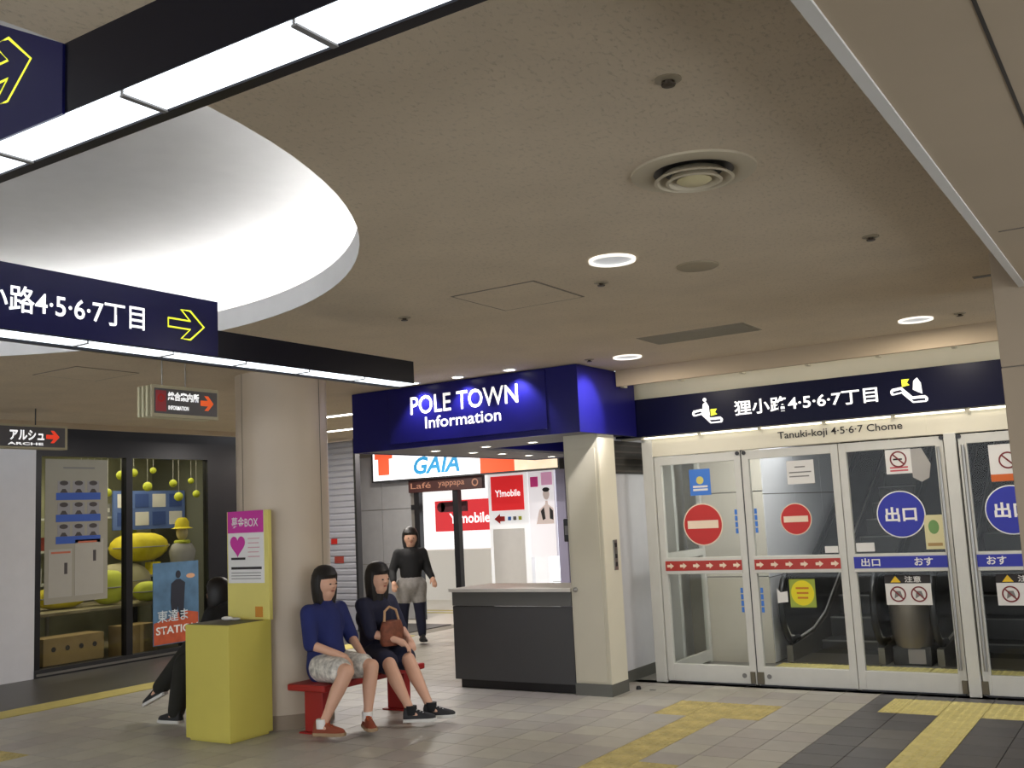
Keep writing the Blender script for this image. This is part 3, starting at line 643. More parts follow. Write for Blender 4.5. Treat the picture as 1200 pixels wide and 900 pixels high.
for r0, r1, zz in ((.150, .112, -.036), (.106, .076, -.042)): mk('cone_ring', G().lathe([(r0, zz), (r1, -.006), (r1-.006, -.006), (r0-.012, zz-.003)], c, 48, True), DM, o, True)
mk('centre_cone', G().lathe([(.045, -.006), (.066, -.036), (.05, -.046), (.001, -.048)], c, 36), mat('diffuser_centre', (206, 194, 150), .6), o, True)
o = thing('access_hatch', 'square ceiling access hatch with thin dark outline', 'hatch', (-3.05, 4.9, HC))
def hatch_frame(x0, x1, y0, y1, w=.012):
    return G().box(x0, x1, y0, y0+w, HC-.003, HC+.002).box(x0, x1, y1-w, y1, HC-.003, HC+.002).box(x0, x0+w, y0+w, y1-w, HC-.003, HC+.002).box(x1-w, x1, y0+w, y1-w, HC-.003, HC+.002)
HM = mat('hatch_frame', (112, 102, 86), .6)
mk('frame', hatch_frame(-3.33, -2.775, 4.62, 5.185), HM, o); mk('lid', G().box(-3.316, -2.789, 4.634, 5.171, HC-.0045, HC+.001), M['ceil'], o)
o = thing('access_hatch', 'faint ceiling access hatch beyond the cove above hanging box sign', 'hatch', (-7.0, 4.85, HC))
mk('frame', hatch_frame(-7.25, -6.7, 4.55, 5.1), HM, o); mk('lid', G().box(-7.236, -6.714, 4.564, 5.086, HC-.0045, HC+.001), M['ceil'], o)
o = thing('ceiling_grille', 'long grey return air grille in ceiling before the header sign', 'air vent', (-2.8, 6.95, HC))
mk('frame', hatch_frame(-3.21, -2.39, 6.76, 7.15, .015), mat('grille_frame', (140, 130, 110), .6), o)
mk('backing', G().box(-3.195, -2.405, 6.775, 7.135, HC-.002, HC+.001), mat('grille_back', (118, 110, 94), .7), o)
for k in range(18): mk('slat', G().box(-3.195, -2.405, 6.782+k*.02, 6.79+k*.02, HC-.008, HC-.002), mat('grille_slat', (146, 136, 116), .6) if k == 0 else bpy.data.materials['grille_slat'], o)
o = thing('slot_diffuser', 'short dark slot in ceiling beside the right pillar', 'air vent', (-.85, 6.42, HC))
mk('slot', G().box(-1.0+.15, -.70, 6.40, 6.44, HC-.003, HC+.001), M['black'], o); mk('rim', hatch_frame(-.86, -.695, 6.39, 6.45, .008), HM, o)
for (x, y) in ((-8.08, 8.8), (-9.2, 10.2), (-9.6, 11.7)):  # the last is unseen, added to brighten the grey tiled wall
    o = thing('linear_ceiling_light', {-8.08: 'slim bright ceiling light beyond the round pillar, upper of two', -9.2: 'slim bright ceiling light beyond the round pillar, lower of two', -9.6: 'unseen added slim light brightening the grey tiled wall'}[x], 'ceiling light', (x, y, HC), group='slim ceiling lights over the left passage')
    mk('frame', G().box(x-.32, x+.32, y-.06, y+.06, HC-.01, HC), M['white'], o); mk('diffuser', G().box(x-.3, x+.3, y-.045, y+.045, HC-.014, HC-.01), DLM, o); lamp('glow', 'AREA', (x, y, HC-.03), 45, (255, 248, 240), .6, .1, parent=o)

# ---------------------------------------------------------------- vestibule and escalators behind the doors
WT = mat('white_tile', (212, 212, 214), .5, noise=.03, nscale=3)
vw = struct('wall_4', G().box(-4.3, -3.46, 9.95, 10.0, 0, 2.3), M['grout'], 'pale tiled return wall inside the vestibule')
for z0, z1 in ((.0, .83), (.84, 1.67), (1.68, 2.3)): mk('wall_tile', G().box(-4.14, -3.455, 9.94, 9.952, z0, z1), mat('vest_tile', (200, 194, 180), .35) if z0 == 0 else bpy.data.materials['vest_tile'], vw, bevel=.002)
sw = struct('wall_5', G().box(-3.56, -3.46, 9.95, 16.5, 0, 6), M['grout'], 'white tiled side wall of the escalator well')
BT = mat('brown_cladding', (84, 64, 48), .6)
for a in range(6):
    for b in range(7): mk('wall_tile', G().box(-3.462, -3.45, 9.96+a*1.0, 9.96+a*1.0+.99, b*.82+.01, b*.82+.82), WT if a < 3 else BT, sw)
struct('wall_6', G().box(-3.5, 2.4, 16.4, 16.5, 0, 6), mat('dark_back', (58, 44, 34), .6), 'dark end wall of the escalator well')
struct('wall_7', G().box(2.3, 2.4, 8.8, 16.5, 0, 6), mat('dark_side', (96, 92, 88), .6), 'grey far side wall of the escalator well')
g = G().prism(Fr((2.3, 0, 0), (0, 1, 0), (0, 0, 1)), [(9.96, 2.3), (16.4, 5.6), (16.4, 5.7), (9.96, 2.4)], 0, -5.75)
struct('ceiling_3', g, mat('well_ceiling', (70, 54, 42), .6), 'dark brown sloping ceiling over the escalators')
# glazed side screen
ss = struct('window_1', G().box(-4.13, -4.09, 8.78, 8.84, 0, 2.1), M['door'], 'white framed glazed side screen inside the vestibule')
mk('post', G().box(-4.13, -4.09, 9.86, 9.92, 0, 2.1), M['door'], ss); mk('rail', G().box(-4.13, -4.09, 8.84, 9.86, .02, .12), M['door'], ss)
mk('rail', G().box(-4.13, -4.09, 8.84, 9.86, 1.06, 1.13), M['door'], ss); mk('rail', G().box(-4.13, -4.09, 8.84, 9.86, 2.0, 2.1), M['door'], ss)
mk('pane', G().box(-4.115, -4.107, 8.84, 9.86, .12, 1.06), M['glass'], ss); mk('pane', G().box(-4.115, -4.107, 8.84, 9.86, 1.13, 2.0), M['glass'], ss)
o = thing('vestibule_fill_light', 'unseen flat light added to brighten the vestibule behind the glass doors', 'ceiling light', (-2.9, 9.5, 2.29))  # unseen, added with its area lamp to light the walls inside
mk('frame', G().box(-3.4, -2.4, 9.45, 9.75, 2.27, 2.3), M['white'], o); mk('diffuser', G().box(-3.38, -2.42, 9.47, 9.73, 2.262, 2.27), mat('vest_fill', (250, 250, 255), emit=8), o)
lamp('vestibule_glow', 'AREA', (-2.9, 9.3, 2.25), 18, (250, 248, 245), 1.6, .3, aim=(-.25, .35, -1), parent=o)

o = thing('well_fill_lamp', 'unseen tube lamp added to brighten the tiled escalator well wall', 'lamp', (-3.2, 10.35, 2.4))  # unseen tube, added to brighten the white tiles of the well
mk('bracket', G().box(-3.46, -3.2, 10.3, 10.4, 2.40, 2.43), M['white'], o); mk('tube', G().tube([(-3.25, 10.0, 2.39), (-3.25, 10.7, 2.39)], .016, 8), mat('well_fill_tube', (250, 252, 255), emit=8), o, True)
lamp('glow', 'AREA', (-3.1, 10.35, 2.36), 5, (250, 252, 255), .7, .1, aim=(-.35, .05, -1), parent=o)
RUB = mat('black_rubber', (18, 18, 20), .35); STEP = mat('step_metal', (62, 62, 62), .45, metal=.4); NOSE = mat('step_nosing', (120, 120, 118), .5)
BAL = mat('balustrade_panel', (46, 47, 49), .25, metal=.3); SKT = mat('skirt_steel', (120, 116, 108), .35, metal=.7)
S30 = math.tan(math.radians(28))
def bal_profile(y0, n=10):
    # newel loop: side view (y, z) of the handrail centre line
    pts = [(y0+.45, .20), (y0+.16, .22)]
    for k in range(n+1):
        a = -PI/2-PI*k/n; pts.append((y0+.28+.28*math.cos(a), .52+.33*math.sin(a)))
    pts += [(y0+.9, .86), (y0+1.15, .93)]
    yy = y0+1.15
    pts += [(yy+d, .93+d*S30) for d in (.5, 1.2, 2.4, 3.8, 5.0)]
    return pts
def escalator(x0, x1, y0, label):
    e = thing('escalator', label, 'escalator', ((x0+x1)/2, y0+.3, 0))
    mk('landing_plate', G().box(x0, x1, y0+.1, y0+.75, 0, .012), SKT, e)
    st = G().box(x0+.02, x1-.02, 0, .42, -.22, 0)
    first = None
    for k in range(13):
        h = 0 if k < 1 else .01+(k-0.6)*.2
        y = y0+.75+k*.38
        if first is None:
            first = mk('step', G().box(x0+.03, x1-.03, y, y+.42, h-.2, h+.004), STEP, e)
        else:
            o = mk('step', G().box(x0+.03, x1-.03, y, y+.42, max(h-.26, -.1), h), STEP, e)
            mk('nosing', G().box(x0+.03, x1-.03, y-.004, y+.03, h-.012, h+.003), NOSE, o)
    for xs, s in ((x0, -1), (x1, 1)):
        pr_ = bal_profile(y0)
        hr = mk('handrail', G().tube([(xs, y, z) for y, z in pr_], .032, 10), RUB, e, True)
        low = [(y0+.45, .2), (y0+.95, .24), (y0+1.4, .36)]+[(y0+1.4+d, .36+d*S30) for d in (.6, 2.0, 3.4, 4.75)]
        outline = [p for p in pr_[1:]]
        poly = outline+low[::-1]
        fr = Fr((xs, 0, 0), (0, 1, 0), (0, 0, 1))
        mk('balustrade', G().prism(fr, poly, -.008, .008), BAL, e)
        mk('rim', G().tube([(xs, y, z) for y, z in ([(y0+.02, .62), (y0+.05, .40), (y0+.2, .25)]+low)], .017, 8), M['trim'], e, True)
        sk = [(y0+.15, 0), (y0+.15, .16), (y0+.9, .20), (y0+1.4, .31)]+[(y0+1.4+d, .31+d*S30) for d in (2.0, 4.7)]+[(y0+6.1, 0)]
        mk('skirt', G().prism(fr, sk, -.03, .03), SKT, e)
    return e
e1 = escalator(-3.34, -2.47, 9.9, 'dark escalator behind the second glass door, left of two')
e2 = escalator(-1.95, -1.08, 9.9, 'dark escalator seen through the rightmost glass door, right of two')
o = thing('newel_cabinet', 'rounded steel cabinet between the two escalators behind blue exit door', 'cabinet', (-2.21, 10.2, 0))
g = G(); rings = []
for z, s_ in ((.16, .8), (.28, .95), (.5, 1), (.68, 1), (.76, .96)):
    rings.append([(-2.21+.2*s_*math.cos(t), 10.25+.22*s_*math.sin(t), z) for t in [2*PI*k/24 for k in range(24)]])
g.loft(rings); mk('body', g, mat('cabinet_steel', (128, 118, 106), .35, metal=.5), o, True)
mk('base', G().box(-2.38, -2.04, 10.1, 10.5, 0, .17), M['darkmetal'], o, bevel=.01)
mk('notice', G().box(-2.24, -2.09, 10.09, 10.1, .02, .15), mat('grey_notice', (140, 134, 132), .6), o)
mk('top_deck', G().box(-2.42, -2.0, 10.4, 14.5, .3, .34), SKT, o)
mk('spine', G().prism(Fr((-2.21, 0, 0), (0, 1, 0), (0, 0, 1)), [(10.5, 0), (10.5, .6), (15, .6+4.5*S30), (15, 0)], -.19, .19), BAL, o)

# ---------------------------------------------------------------- shop front on the left (plane X = -11)
wl = struct('wall_left', G().box(-11.1, -10.95, -4, 6.93, 0, 3.05), M['white_wall'], 'plain white wall left of the shop windows')
SF = thing('shop_window', 'dark framed double glazed shop front with lit display behind', 'shop front', (-11, 8.5, 0))
DF = mat('shop_frame', (30, 30, 34), .35, metal=.3)
mk('header', G().box(-11.06, -10.96, 6.93, 10.3, 2.5, 3.05), DF, SF)
for a, b in ((6.93, 7.0), (8.14, 8.23), (9.42, 9.5)): mk('mullion', G().box(-11.05, -10.95, a, b, 0, 2.5), DF, SF)
mk('side_panel', G().box(-11.05, -10.95, 9.5, 10.3, 0, 2.5), DF, SF)
mk('threshold', G().box(-11.06, -10.94, 6.93, 9.5, 0, .09), M['darkmetal'], SF)
mk('metal_strip', G().box(-10.955, -10.93, 6.95, 9.5, .02, .045), M['steel'], SF)
for a, b in ((7.0, 8.14), (8.23, 9.42)): mk('glass_pane', G().box(-11.005, -10.995, a, b, .09, 2.5), M['glass_shop'], SF)
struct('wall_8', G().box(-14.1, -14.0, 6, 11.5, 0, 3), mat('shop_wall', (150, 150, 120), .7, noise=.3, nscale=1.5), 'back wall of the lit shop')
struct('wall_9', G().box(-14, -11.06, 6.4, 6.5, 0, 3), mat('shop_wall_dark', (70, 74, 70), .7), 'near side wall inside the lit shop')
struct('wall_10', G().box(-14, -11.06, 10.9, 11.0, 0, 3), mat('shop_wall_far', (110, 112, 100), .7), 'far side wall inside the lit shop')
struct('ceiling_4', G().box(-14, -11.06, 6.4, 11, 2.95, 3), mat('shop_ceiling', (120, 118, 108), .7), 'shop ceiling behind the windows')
struct('floor_1', G().box(-14, -11.06, 6.4, 11, -.01, .005), mat('shop_floor', (120, 110, 86), .5), 'shop floor behind the windows')
o = thing('shop_fill_light', 'unseen strip light added on the shop ceiling to light the display', 'ceiling light', (-12.6, 8.6, 2.9))
mk('body', G().box(-12.7, -12.5, 7.0, 10.4, 2.9, 2.95), M['white'], o); mk('tube', G().box(-12.68, -12.52, 7.05, 10.35, 2.885, 2.9), mat('shop_fill_tube', (255, 246, 220), emit=8), o)
for xx in (-11.7, -12.6): lamp('shop_glow', 'AREA', (xx, 8.6, 2.86), 24, (255, 244, 214), .2, 3.2, parent=o)  # area lamps added to brighten the dark shop display
# poster of portraits
F = FX(-10.994, 0, 0)
p = thing('portrait_poster', 'tall white poster with rows of portraits above blue bands in shop window', 'poster', (-11.04, 7.47, .8))
mk('sheet', G().rect(F, 7.07, 7.90, .80, 2.47, 0, .006), mat('poster_sheet', (150, 146, 132), .7), p)  # sheet colour darkened for the shade behind the shop glass
BB = mat('band_blue', (40, 80, 165), .6); PH = mat('portrait_dark', (64, 58, 58), .7); PL = mat('portrait_pale', (140, 138, 140), .7)
mk('heading', G().rect(F, 7.30, 7.72, 2.36, 2.38, .006, .007), M['grey_ink'], p)
for r in range(3):
    zb = 1.99-r*.255
    mk('blue_band', G().rect(F, 7.21, 7.80, zb, zb+.085, .006, .008), BB, p)
    for c_ in range(3):
        yy = 7.31+c_*.195
        q = mk('portrait', G().rect(F, yy-.08, yy+.08, zb+.085, zb+.225, .006, .007), PL, p)
        mk('portrait_hair', G().disc(F, .055, .007, .008, 16, yy, zb+.20, .028), PH, q); mk('portrait_collar', G().prism(F, [(yy-.05, zb+.086), (yy+.05, zb+.086), (yy+.02, zb+.13), (yy-.02, zb+.13)], .007, .008), PH, q)
mk('leaflet', G().rect(F, 7.12, 7.42, .87, 1.42, .006, .008), mat('leaflet_paper', (164, 160, 150), .7), p); mk('leaflet', G().rect(F, 7.46, 7.84, .87, 1.52, .006, .008), bpy.data.materials['leaflet_paper'], p)
for a, b, z in ((7.15, 7.4, 1.38), (7.5, 7.75, 1.49)): mk('red_heading', G().rect(F, a, b, z-.01, z+.012, .008, .009), mat('heading_red', (180, 96, 70)), p)
for a, z in ((7.34, 1.2), (7.72, 1.33)): mk('footballer', G().rect(F, a-.02, a+.02, z-.07, z+.06, .008, .009), PH, p)
for q in p.children:
    if q.name.startswith('footballer'): q.name = 'small_figure'
# station poster
p = thing('event_poster', 'blue and orange poster lettered STATION with dark suited figure', 'poster', (-11.03, 8.93, .14))
mk('sheet', G().rect(F, 8.56, 9.28, .14, 1.17, 0, .006), mat('poster_sky', (74, 108, 138), .6, noise=.3, nscale=4), p)  # blue and orange darkened in colour for the shade in the window
mk('orange_field', G().prism(F, [(8.57, .15), (9.27, .15), (9.27, .50), (9.0, .55), (8.8, .46), (8.57, .42)], .006, .008), mat('poster_orange', (176, 78, 46), .6, noise=.2), p)
g = G(); g.prism(F, [(8.86, .46), (8.92, .46), (8.94, .62), (8.97, .46), (9.03, .46), (9.05, .78), (9.06, .90), (8.98, .95), (8.92, .95), (8.84, .90), (8.83, .66)], .008, .010); g.disc(F, .04, .008, .010, 16, 8.95, 1.01, .05)
mk('figure', g, mat('suit_dark', (26, 30, 44), .7), p)
text('lettering', 'STATION', F, 8.60, 9.26, .27, .37, M['paper'], p, .011, bold=.02)
text('lettering', '\u6771\u9054\u307e', F, 8.62, 9.1, .42, .57, mat('poster_letter', (190, 200, 205)), p, .011, bold=.01)
mk('skin_strip', G().disc(F, .07, .006, .008, 18, 9.15, .98, .03), mat('poster_skin', (196, 150, 116)), p)
# shop goods
YEL = mat('yellow_cloth', (214, 198, 34), .7, noise=.15); YG = mat('yellow_green', (196, 204, 60), .6); WG = mat('grey_cloth', (150, 150, 150), .8)
def sack(x, y, z, rx, ry, rz, m, label, name='cushion', cat='cushion'):
    o = thing(name, label, cat, (x, y, z))
    g = G(); rings = []
    for k in range(9):
        t = k/8; ph = -PI/2+PI*t; rr = max(.02, math.cos(ph)**.6 if abs(math.cos(ph)) > 1e-6 else .02)
        rings.append([(x+rx*rr*math.cos(a)*(1+.06*math.sin(3*a)), y+ry*rr*math.sin(a)*(1+.08*math.cos(2*a+k)), z+rz+rz*math.sin(ph)) for a in [2*PI*i/20 for i in range(20)]])
    g.loft(rings); mk('cover', g, m, o, True)
    mk('seam', G().tube([(x+rx*1.03*math.cos(a), y+ry*1.03*math.sin(a), z+rz) for a in [2*PI*i/24 for i in range(24)]], .008, 6, True), WG, o, True)
    return o
tb = thing('display_table', 'low display table of goods behind the shop glass', 'table', (-12.2, 8.6, 0))
mk('table_top', G().box(-12.7, -11.5, 7.2, 9.6, .62, .66), mat('table_wood', (150, 140, 110), .5), tb, bevel=.005)
for x in (-12.6, -11.6):
    for y in (7.3, 9.5): mk('leg', G().box(x-.03, x+.03, y-.03, y+.03, 0, .62), M['darkmetal'], tb)
sh = thing('display_shelf', 'tall shelf of goods against the back of the shop', 'shelf', (-13.4, 8.8, 0))
for z in (.9, 1.35, 1.8): mk('shelf_board', G().box(-13.6, -13.2, 7.0, 10.6, z, z+.03), mat('shelf_white', (180, 182, 176), .5) if z == .9 else bpy.data.materials['shelf_white'], sh)
for y in (7.0, 8.8, 10.6): mk('upright', G().box(-13.62, -13.58, y-.02, y+.02, 0, 2.2), M['steel'], sh)
sack(-12.3, 9.35, 1.17, .3, .42, .20, YEL, 'large yellow cushion, topmost in the shop display'); sack(-12.35, 9.1, .67, .3, .4, .25, mat('cream_cloth', (190, 184, 150), .8), 'cream cushion under the large yellow one')
sack(-12.0, 7.95, .665, .2, .34, .14, YEL, 'yellow cushion low behind the portrait poster'); sack(-11.8, 8.5, .665, .2, .22, .22, YG, 'yellow green cushion beside the window mullion')
sack(-12.1, 8.35, 1.1, .2, .22, .26, YEL, 'yellow cushion just left of the window mullion'); sack(-12.46, 8.3, .665, .22, .25, .21, WG, 'grey cushion low by the window mullion')
sack(-11.62, 8.97, .664, .14, .2, .13, YG, 'small lime cushion above the STATION poster')
o = thing('dress_form', 'dress form in grey top and yellow hat inside the shop', 'mannequin', (-12.0, 9.85, 0))
mk('stand', G().lathe([(.16, 0), (.16, .02), (.02, .05), (.02, .8)], (-12, 9.85, 0), 20), M['darkmetal'], o, True)
mk('torso', G().loft([[(-12+a*math.cos(t), 9.85+b*math.sin(t), z) for t in [2*PI*i/20 for i in range(20)]] for a, b, z in ((.14, .18, .78), (.15, .2, .95), (.13, .17, 1.1), (.15, .21, 1.28), (.1, .16, 1.38), (.05, .055, 1.42))]), mat('grey_knit', (158, 156, 154), .8), o, True)
mk('head', G().ball((-12, 9.85, 1.54), .085, .08, .11), mat('head_cream', (212, 196, 150), .6), o, True)
mk('hat', G().lathe([(.15, 1.60), (.10, 1.62), (.095, 1.70), (.06, 1.75), (.001, 1.76)], (-12, 9.85, 0), 20), YEL, o, True)
mk('scarf', G().tube([(-12+.08*math.cos(t), 9.85+.09*math.sin(t), 1.41) for t in [2*PI*i/16 for i in range(16)]], .03, 8, True), YG, o, True)
o = thing('cardboard_box', 'brown cardboard carton with dark marks low behind shop glass', 'box', (-11.3, 7.55, .005))
mk('carton', G().box(-11.45, -11.12, 7.15, 7.95, .09, .40), mat('cardboard', (150, 126, 80), .8, noise=.08), o, bevel=.006); mk('stand', G().box(-11.45, -11.12, 7.15, 7.95, .005, .09), M['darkmetal'], o)
for k in range(4): mk('print_mark', G().disc(FX(-11.119, 7.28+k*.18, .27), .03, 0, .002, 12), M['ink'], o)
o = thing('cardboard_box', 'brown carton low behind the right shop pane', 'box', (-11.3, 8.45, .005))
mk('carton', G().box(-11.5, -11.15, 8.28, 8.75, .005, .42), bpy.data.materials['cardboard'], o, bevel=.006); mk('tape', G().box(-11.151, -11.148, 8.49, 8.54, .01, .42), mat('tape', (176, 150, 100)), o)
wp = thing('window_picture', 'blue and white grid of pictures on shop back wall', 'picture', (-13.95, 10.3, 1.6))
FW = FX(-13.15, 0, 0)
mk('board', G().box(-13.18, -13.15, 9.55, 11.2-.35, 1.62, 2.2), mat('board_blue', (92, 116, 176), .5), wp)
for k in range(4):
    for z in (1.68, 1.95): q = mk('picture_pane', G().rect(FW, 9.62+k*.31, 9.86+k*.31, z, z+.2, 0, .006), M['paper'] if (k+int(z*100)) % 2 else mat('pane_blue', (60, 84, 150)), wp)
for k in range(14):
    y = sorted(8.3+(q*.37) % 2.1 for q in range(14))[k]; z = 2.05+((k*.23) % .42)
    o = thing('paper_lantern', '%s hanging yellow green globe from the left inside the shop' % 'first second third fourth fifth sixth seventh eighth ninth tenth eleventh twelfth thirteenth fourteenth'.split()[k], 'lantern', (-12.1-.03*(k % 5), y, z), group='hanging globes in the shop')
    mk('globe', G().ball((-12.1-.03*(k % 5), y, z), .045+.01*(k % 3), n=12, m=8), YG, o, True); mk('string', G().tube([(-12.1-.03*(k % 5), y, z+.04), (-12.1-.03*(k % 5), y, 2.95)], .002, 5), M['white'], o)
for k in range(16):
    y = 7.1+k*.22; z = [.93, 1.38, 1.83][k % 3]; hh = .16+.08*((k*7) % 4)/3
    o = thing('goods_box', '%s packed box, %s from the left on the shop back shelf' % (['yellow', 'grey', 'red', 'lime', 'blue'][k % 5], 'first second third fourth fifth sixth seventh eighth ninth tenth eleventh twelfth thirteenth fourteenth fifteenth sixteenth'.split()[k]), 'box', (-13.35, y, z), group='packed goods on the shop shelf')
    cm = [YEL, WG, mat('goods_red_%d' % k, (170, 70, 60)), YG, mat('goods_blue_%d' % k, (80, 110, 170))][k % 5]
    mk('carton', G().box(-13.45, -13.25, y-.07, y+.07, z+.0005, z+hh), cm, o, bevel=.006); mk('label', G().rect(FX(-13.249, y, z+hh/2), -.04, .04, -.03, .03, 0, .002), M['paper'], o)

# ---------------------------------------------------------------- far passage
sh = thing('roller_shutter', 'closed grey slatted roller shutter beyond the round pillar', 'shutter', (-10.4, 11.5, 0))
SM = mat('shutter_grey', (178, 178, 188), .45, metal=.2)
for k in range(27): mk('slat', G().prism(Fr((-10.75, 11.5, .35+k*.09), (0, 1, 0), (0, 0, 1)), [(0, 0), (-.018, .02), (-.018, .07), (0, .088), (.01, .088), (.01, 0)], 0, .62), SM, sh)
mk('lower_panel', G().box(-10.75, -10.13, 11.495, 11.51, .02, .35), SM, sh)
mk('guide_rail', G().box(-10.80, -10.74, 11.44, 11.54, 0, 2.8), mat('rail_lilac', (205, 205, 228), .4), sh); mk('guide_rail', G().box(-10.14, -10.10, 11.44, 11.54, 0, 2.8), M['darkmetal'], sh)
mk('red_sticker', G().rect(FY(-10.60, 11.48, 1.30), -.05, .07, -.04, .04, 0, .004), M['red'], sh); mk('red_sticker', G().rect(FY(-10.50, 11.48, 1.03), -.09, .09, -.05, .05, 0, .004), mat('dull_sticker', (150, 60, 50)), sh)
struct('wall_11', G().box(-13, -10.8, 11.5, 11.6, 0, 2.8), M['white_wall'], 'pale wall beside the roller shutter')
gw = struct('wall_12', G().box(-11.5, -10.32, 13.0, 13.3, 0, 2.8), M['grout'], 'grey tiled wall left of the bright phone shop')
for z0, z1 in ((.01, .87), (.88, 1.745), (1.755, 2.62)):
    for x0, x1 in ((-11.5, -10.92), (-10.91, -10.32)): mk('wall_tile', G().box(x0, x1, 12.985, 13.0, z0, z1), mat('grey_tile', (150, 150, 150), .4, noise=.04) if (z0 < .1 and x0 < -11) else bpy.data.materials['grey_tile'], gw)
struct('wall_13', G().box(-12.0, -11.5, 11.6, 13.3, 0, 2.8), M['white_wall'], 'pale return wall behind the roller shutter')
LITW = mat('lightbox_white', (250, 250, 252), emit=1.0)
gs = thing('shop_lightbox_sign', 'long white lightbox with blue GAIA lettering and orange end', 'sign', (-9.2, 12.85, 2.19))
mk('case', G().box(-11.0, -7.45, 12.85, 12.99, 2.19, 2.72), M['darkmetal'], gs)
F = FY(0, 12.85, 0)
mk('face', G().rect(F, -10.96, -8.84, 2.215, 2.70, 0, .004), LITW, gs); mk('orange_face', G().rect(F, -8.84, -8.22, 2.215, 2.70, 0, .004), mat('lit_orange', (240, 84, 40), emit=.7), gs)
mk('picture_face', G().rect(F, -8.22, -7.48, 2.215, 2.70, 0, .004), mat('lit_cream', (245, 220, 190), emit=.75, noise=.3, nscale=5), gs)
text('lettering', 'GAIA', F, -10.12, -9.22, 2.27, 2.55, mat('lit_cyan', (40, 140, 195), emit=.35), gs, .006, bold=.03, shear=.25)
mk('orange_mark', G().prism(F, [(-10.62, 2.30), (-10.62, 2.56), (-10.55, 2.56), (-10.55, 2.66), (-10.92, 2.66), (-10.92, 2.56), (-10.85, 2.56), (-10.85, 2.30)], .004, .007), mat('lit_orange2', (238, 96, 60), emit=.65), gs)
bs = thing('brown_sign', 'narrow dark brown sign board with pale lettering under the lightbox', 'sign', (-9.6, 12.95, 1.99))
mk('board', G().box(-10.3, -8.87, 12.92, 13.0, 1.99, 2.19), mat('sign_brown', (60, 28, 24), .5), bs)
FB = FY(0, 12.92, 0); PB = mat('brown_pale', (170, 120, 96), emit=.1)
text('lettering', 'Laf\u00e9', FB, -10.25, -9.85, 2.05, 2.14, PB, bs, .003); text('lettering', 'yappapa', FB, -9.7, -9.2, 2.04, 2.13, PB, bs, .003)
mk('logo_square', G().ring(FB, .04, .06, 0, .003, 18, -9.0, 2.09), PB, bs)
st = thing('phone_shop', 'bright white phone shop with black posts and red brand panels', 'shop front', (-9.6, 13.2, 0))
for x in (-10.17, -9.41): mk('post', G().box(x-.05, x+.05, 12.95, 13.05, 0, 1.99), M['black'], st)
mk('cross_bar', G().box(-10.3, -10.17, 12.97, 13.03, 1.72, 1.80), M['black'], st)
g = G(); g.box(-9.95, -9.45, 13.3, 13.34, 1.66, 1.82); g.disc(FY(-9.95, 13.34, 1.74), .08, 0, .04, 24)
mk('brown_bracket_sign', g, mat('bracket_brown', (80, 34, 40), .5), st)
k17 = 17/13.8
back = mk('back_wall', G().box(-15, -10.2, 17.0, 17.1, 0, 2.8), mat('shop_white', (240, 240, 242), .5, emit=.55), st)  # wall emission stands in for the bright light of the shop
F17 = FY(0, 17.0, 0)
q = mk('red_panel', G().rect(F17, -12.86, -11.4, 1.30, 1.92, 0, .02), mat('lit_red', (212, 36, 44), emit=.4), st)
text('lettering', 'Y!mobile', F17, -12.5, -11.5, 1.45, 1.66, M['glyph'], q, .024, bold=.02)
mk('shop_counter', G().box(-13, -10.6, 16.2, 16.7, 0, .95), mat('shop_counter', (205, 200, 190), .5, emit=.2), st)  # faint emission in place of shop light on the counter
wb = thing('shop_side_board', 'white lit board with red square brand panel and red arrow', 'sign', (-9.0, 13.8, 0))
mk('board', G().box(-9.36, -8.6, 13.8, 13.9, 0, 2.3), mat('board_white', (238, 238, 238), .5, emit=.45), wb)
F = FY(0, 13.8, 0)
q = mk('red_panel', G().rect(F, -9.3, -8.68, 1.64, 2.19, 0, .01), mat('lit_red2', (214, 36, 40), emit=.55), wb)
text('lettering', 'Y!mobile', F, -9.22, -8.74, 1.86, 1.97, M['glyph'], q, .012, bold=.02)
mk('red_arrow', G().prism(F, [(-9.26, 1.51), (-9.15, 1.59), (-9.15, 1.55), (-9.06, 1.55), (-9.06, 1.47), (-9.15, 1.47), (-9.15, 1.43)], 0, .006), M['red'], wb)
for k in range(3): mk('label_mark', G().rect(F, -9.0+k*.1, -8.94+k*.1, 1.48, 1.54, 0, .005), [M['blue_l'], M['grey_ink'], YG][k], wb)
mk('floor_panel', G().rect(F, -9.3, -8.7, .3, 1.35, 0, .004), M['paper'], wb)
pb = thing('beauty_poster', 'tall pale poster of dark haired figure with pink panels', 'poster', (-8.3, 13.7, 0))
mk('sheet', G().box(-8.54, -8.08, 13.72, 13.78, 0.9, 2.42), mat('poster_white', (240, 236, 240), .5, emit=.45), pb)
F = FY(0, 13.72, 0)
mk('pink_panel', G().rect(F, -8.30, -8.1, 2.0, 2.2, 0, .004), mat('pink_print', (232, 170, 205), emit=.3), pb); mk('magenta_label', G().rect(F, -8.5, -8.36, 1.98, 2.14, 0, .004), mat('magenta_lit', (205, 60, 130), emit=.25), pb)
g = G(); g.disc(F, .06, .001, .004, 18, -8.22, 1.86, .09); g.prism(F, [(-8.24, 1.76), (-8.20, 1.76), (-8.19, 1.7), (-8.10, 1.64), (-8.1, 1.4), (-8.42, 1.4), (-8.36, 1.62), (-8.25, 1.7)], .001, .004)
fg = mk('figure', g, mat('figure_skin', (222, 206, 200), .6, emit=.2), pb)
g = G(); g.disc(F, .065, .004, .006, 18, -8.22, 1.93, .035); g.prism(F, [(-8.27, 1.66), (-8.33, 1.6), (-8.30, 1.46), (-8.25, 1.48)], .004, .006); g.prism(F, [(-8.17, 1.66), (-8.11, 1.6), (-8.11, 1.46), (-8.17, 1.48)], .004, .006)
mk('figure_dark', g, M['ink'], fg)
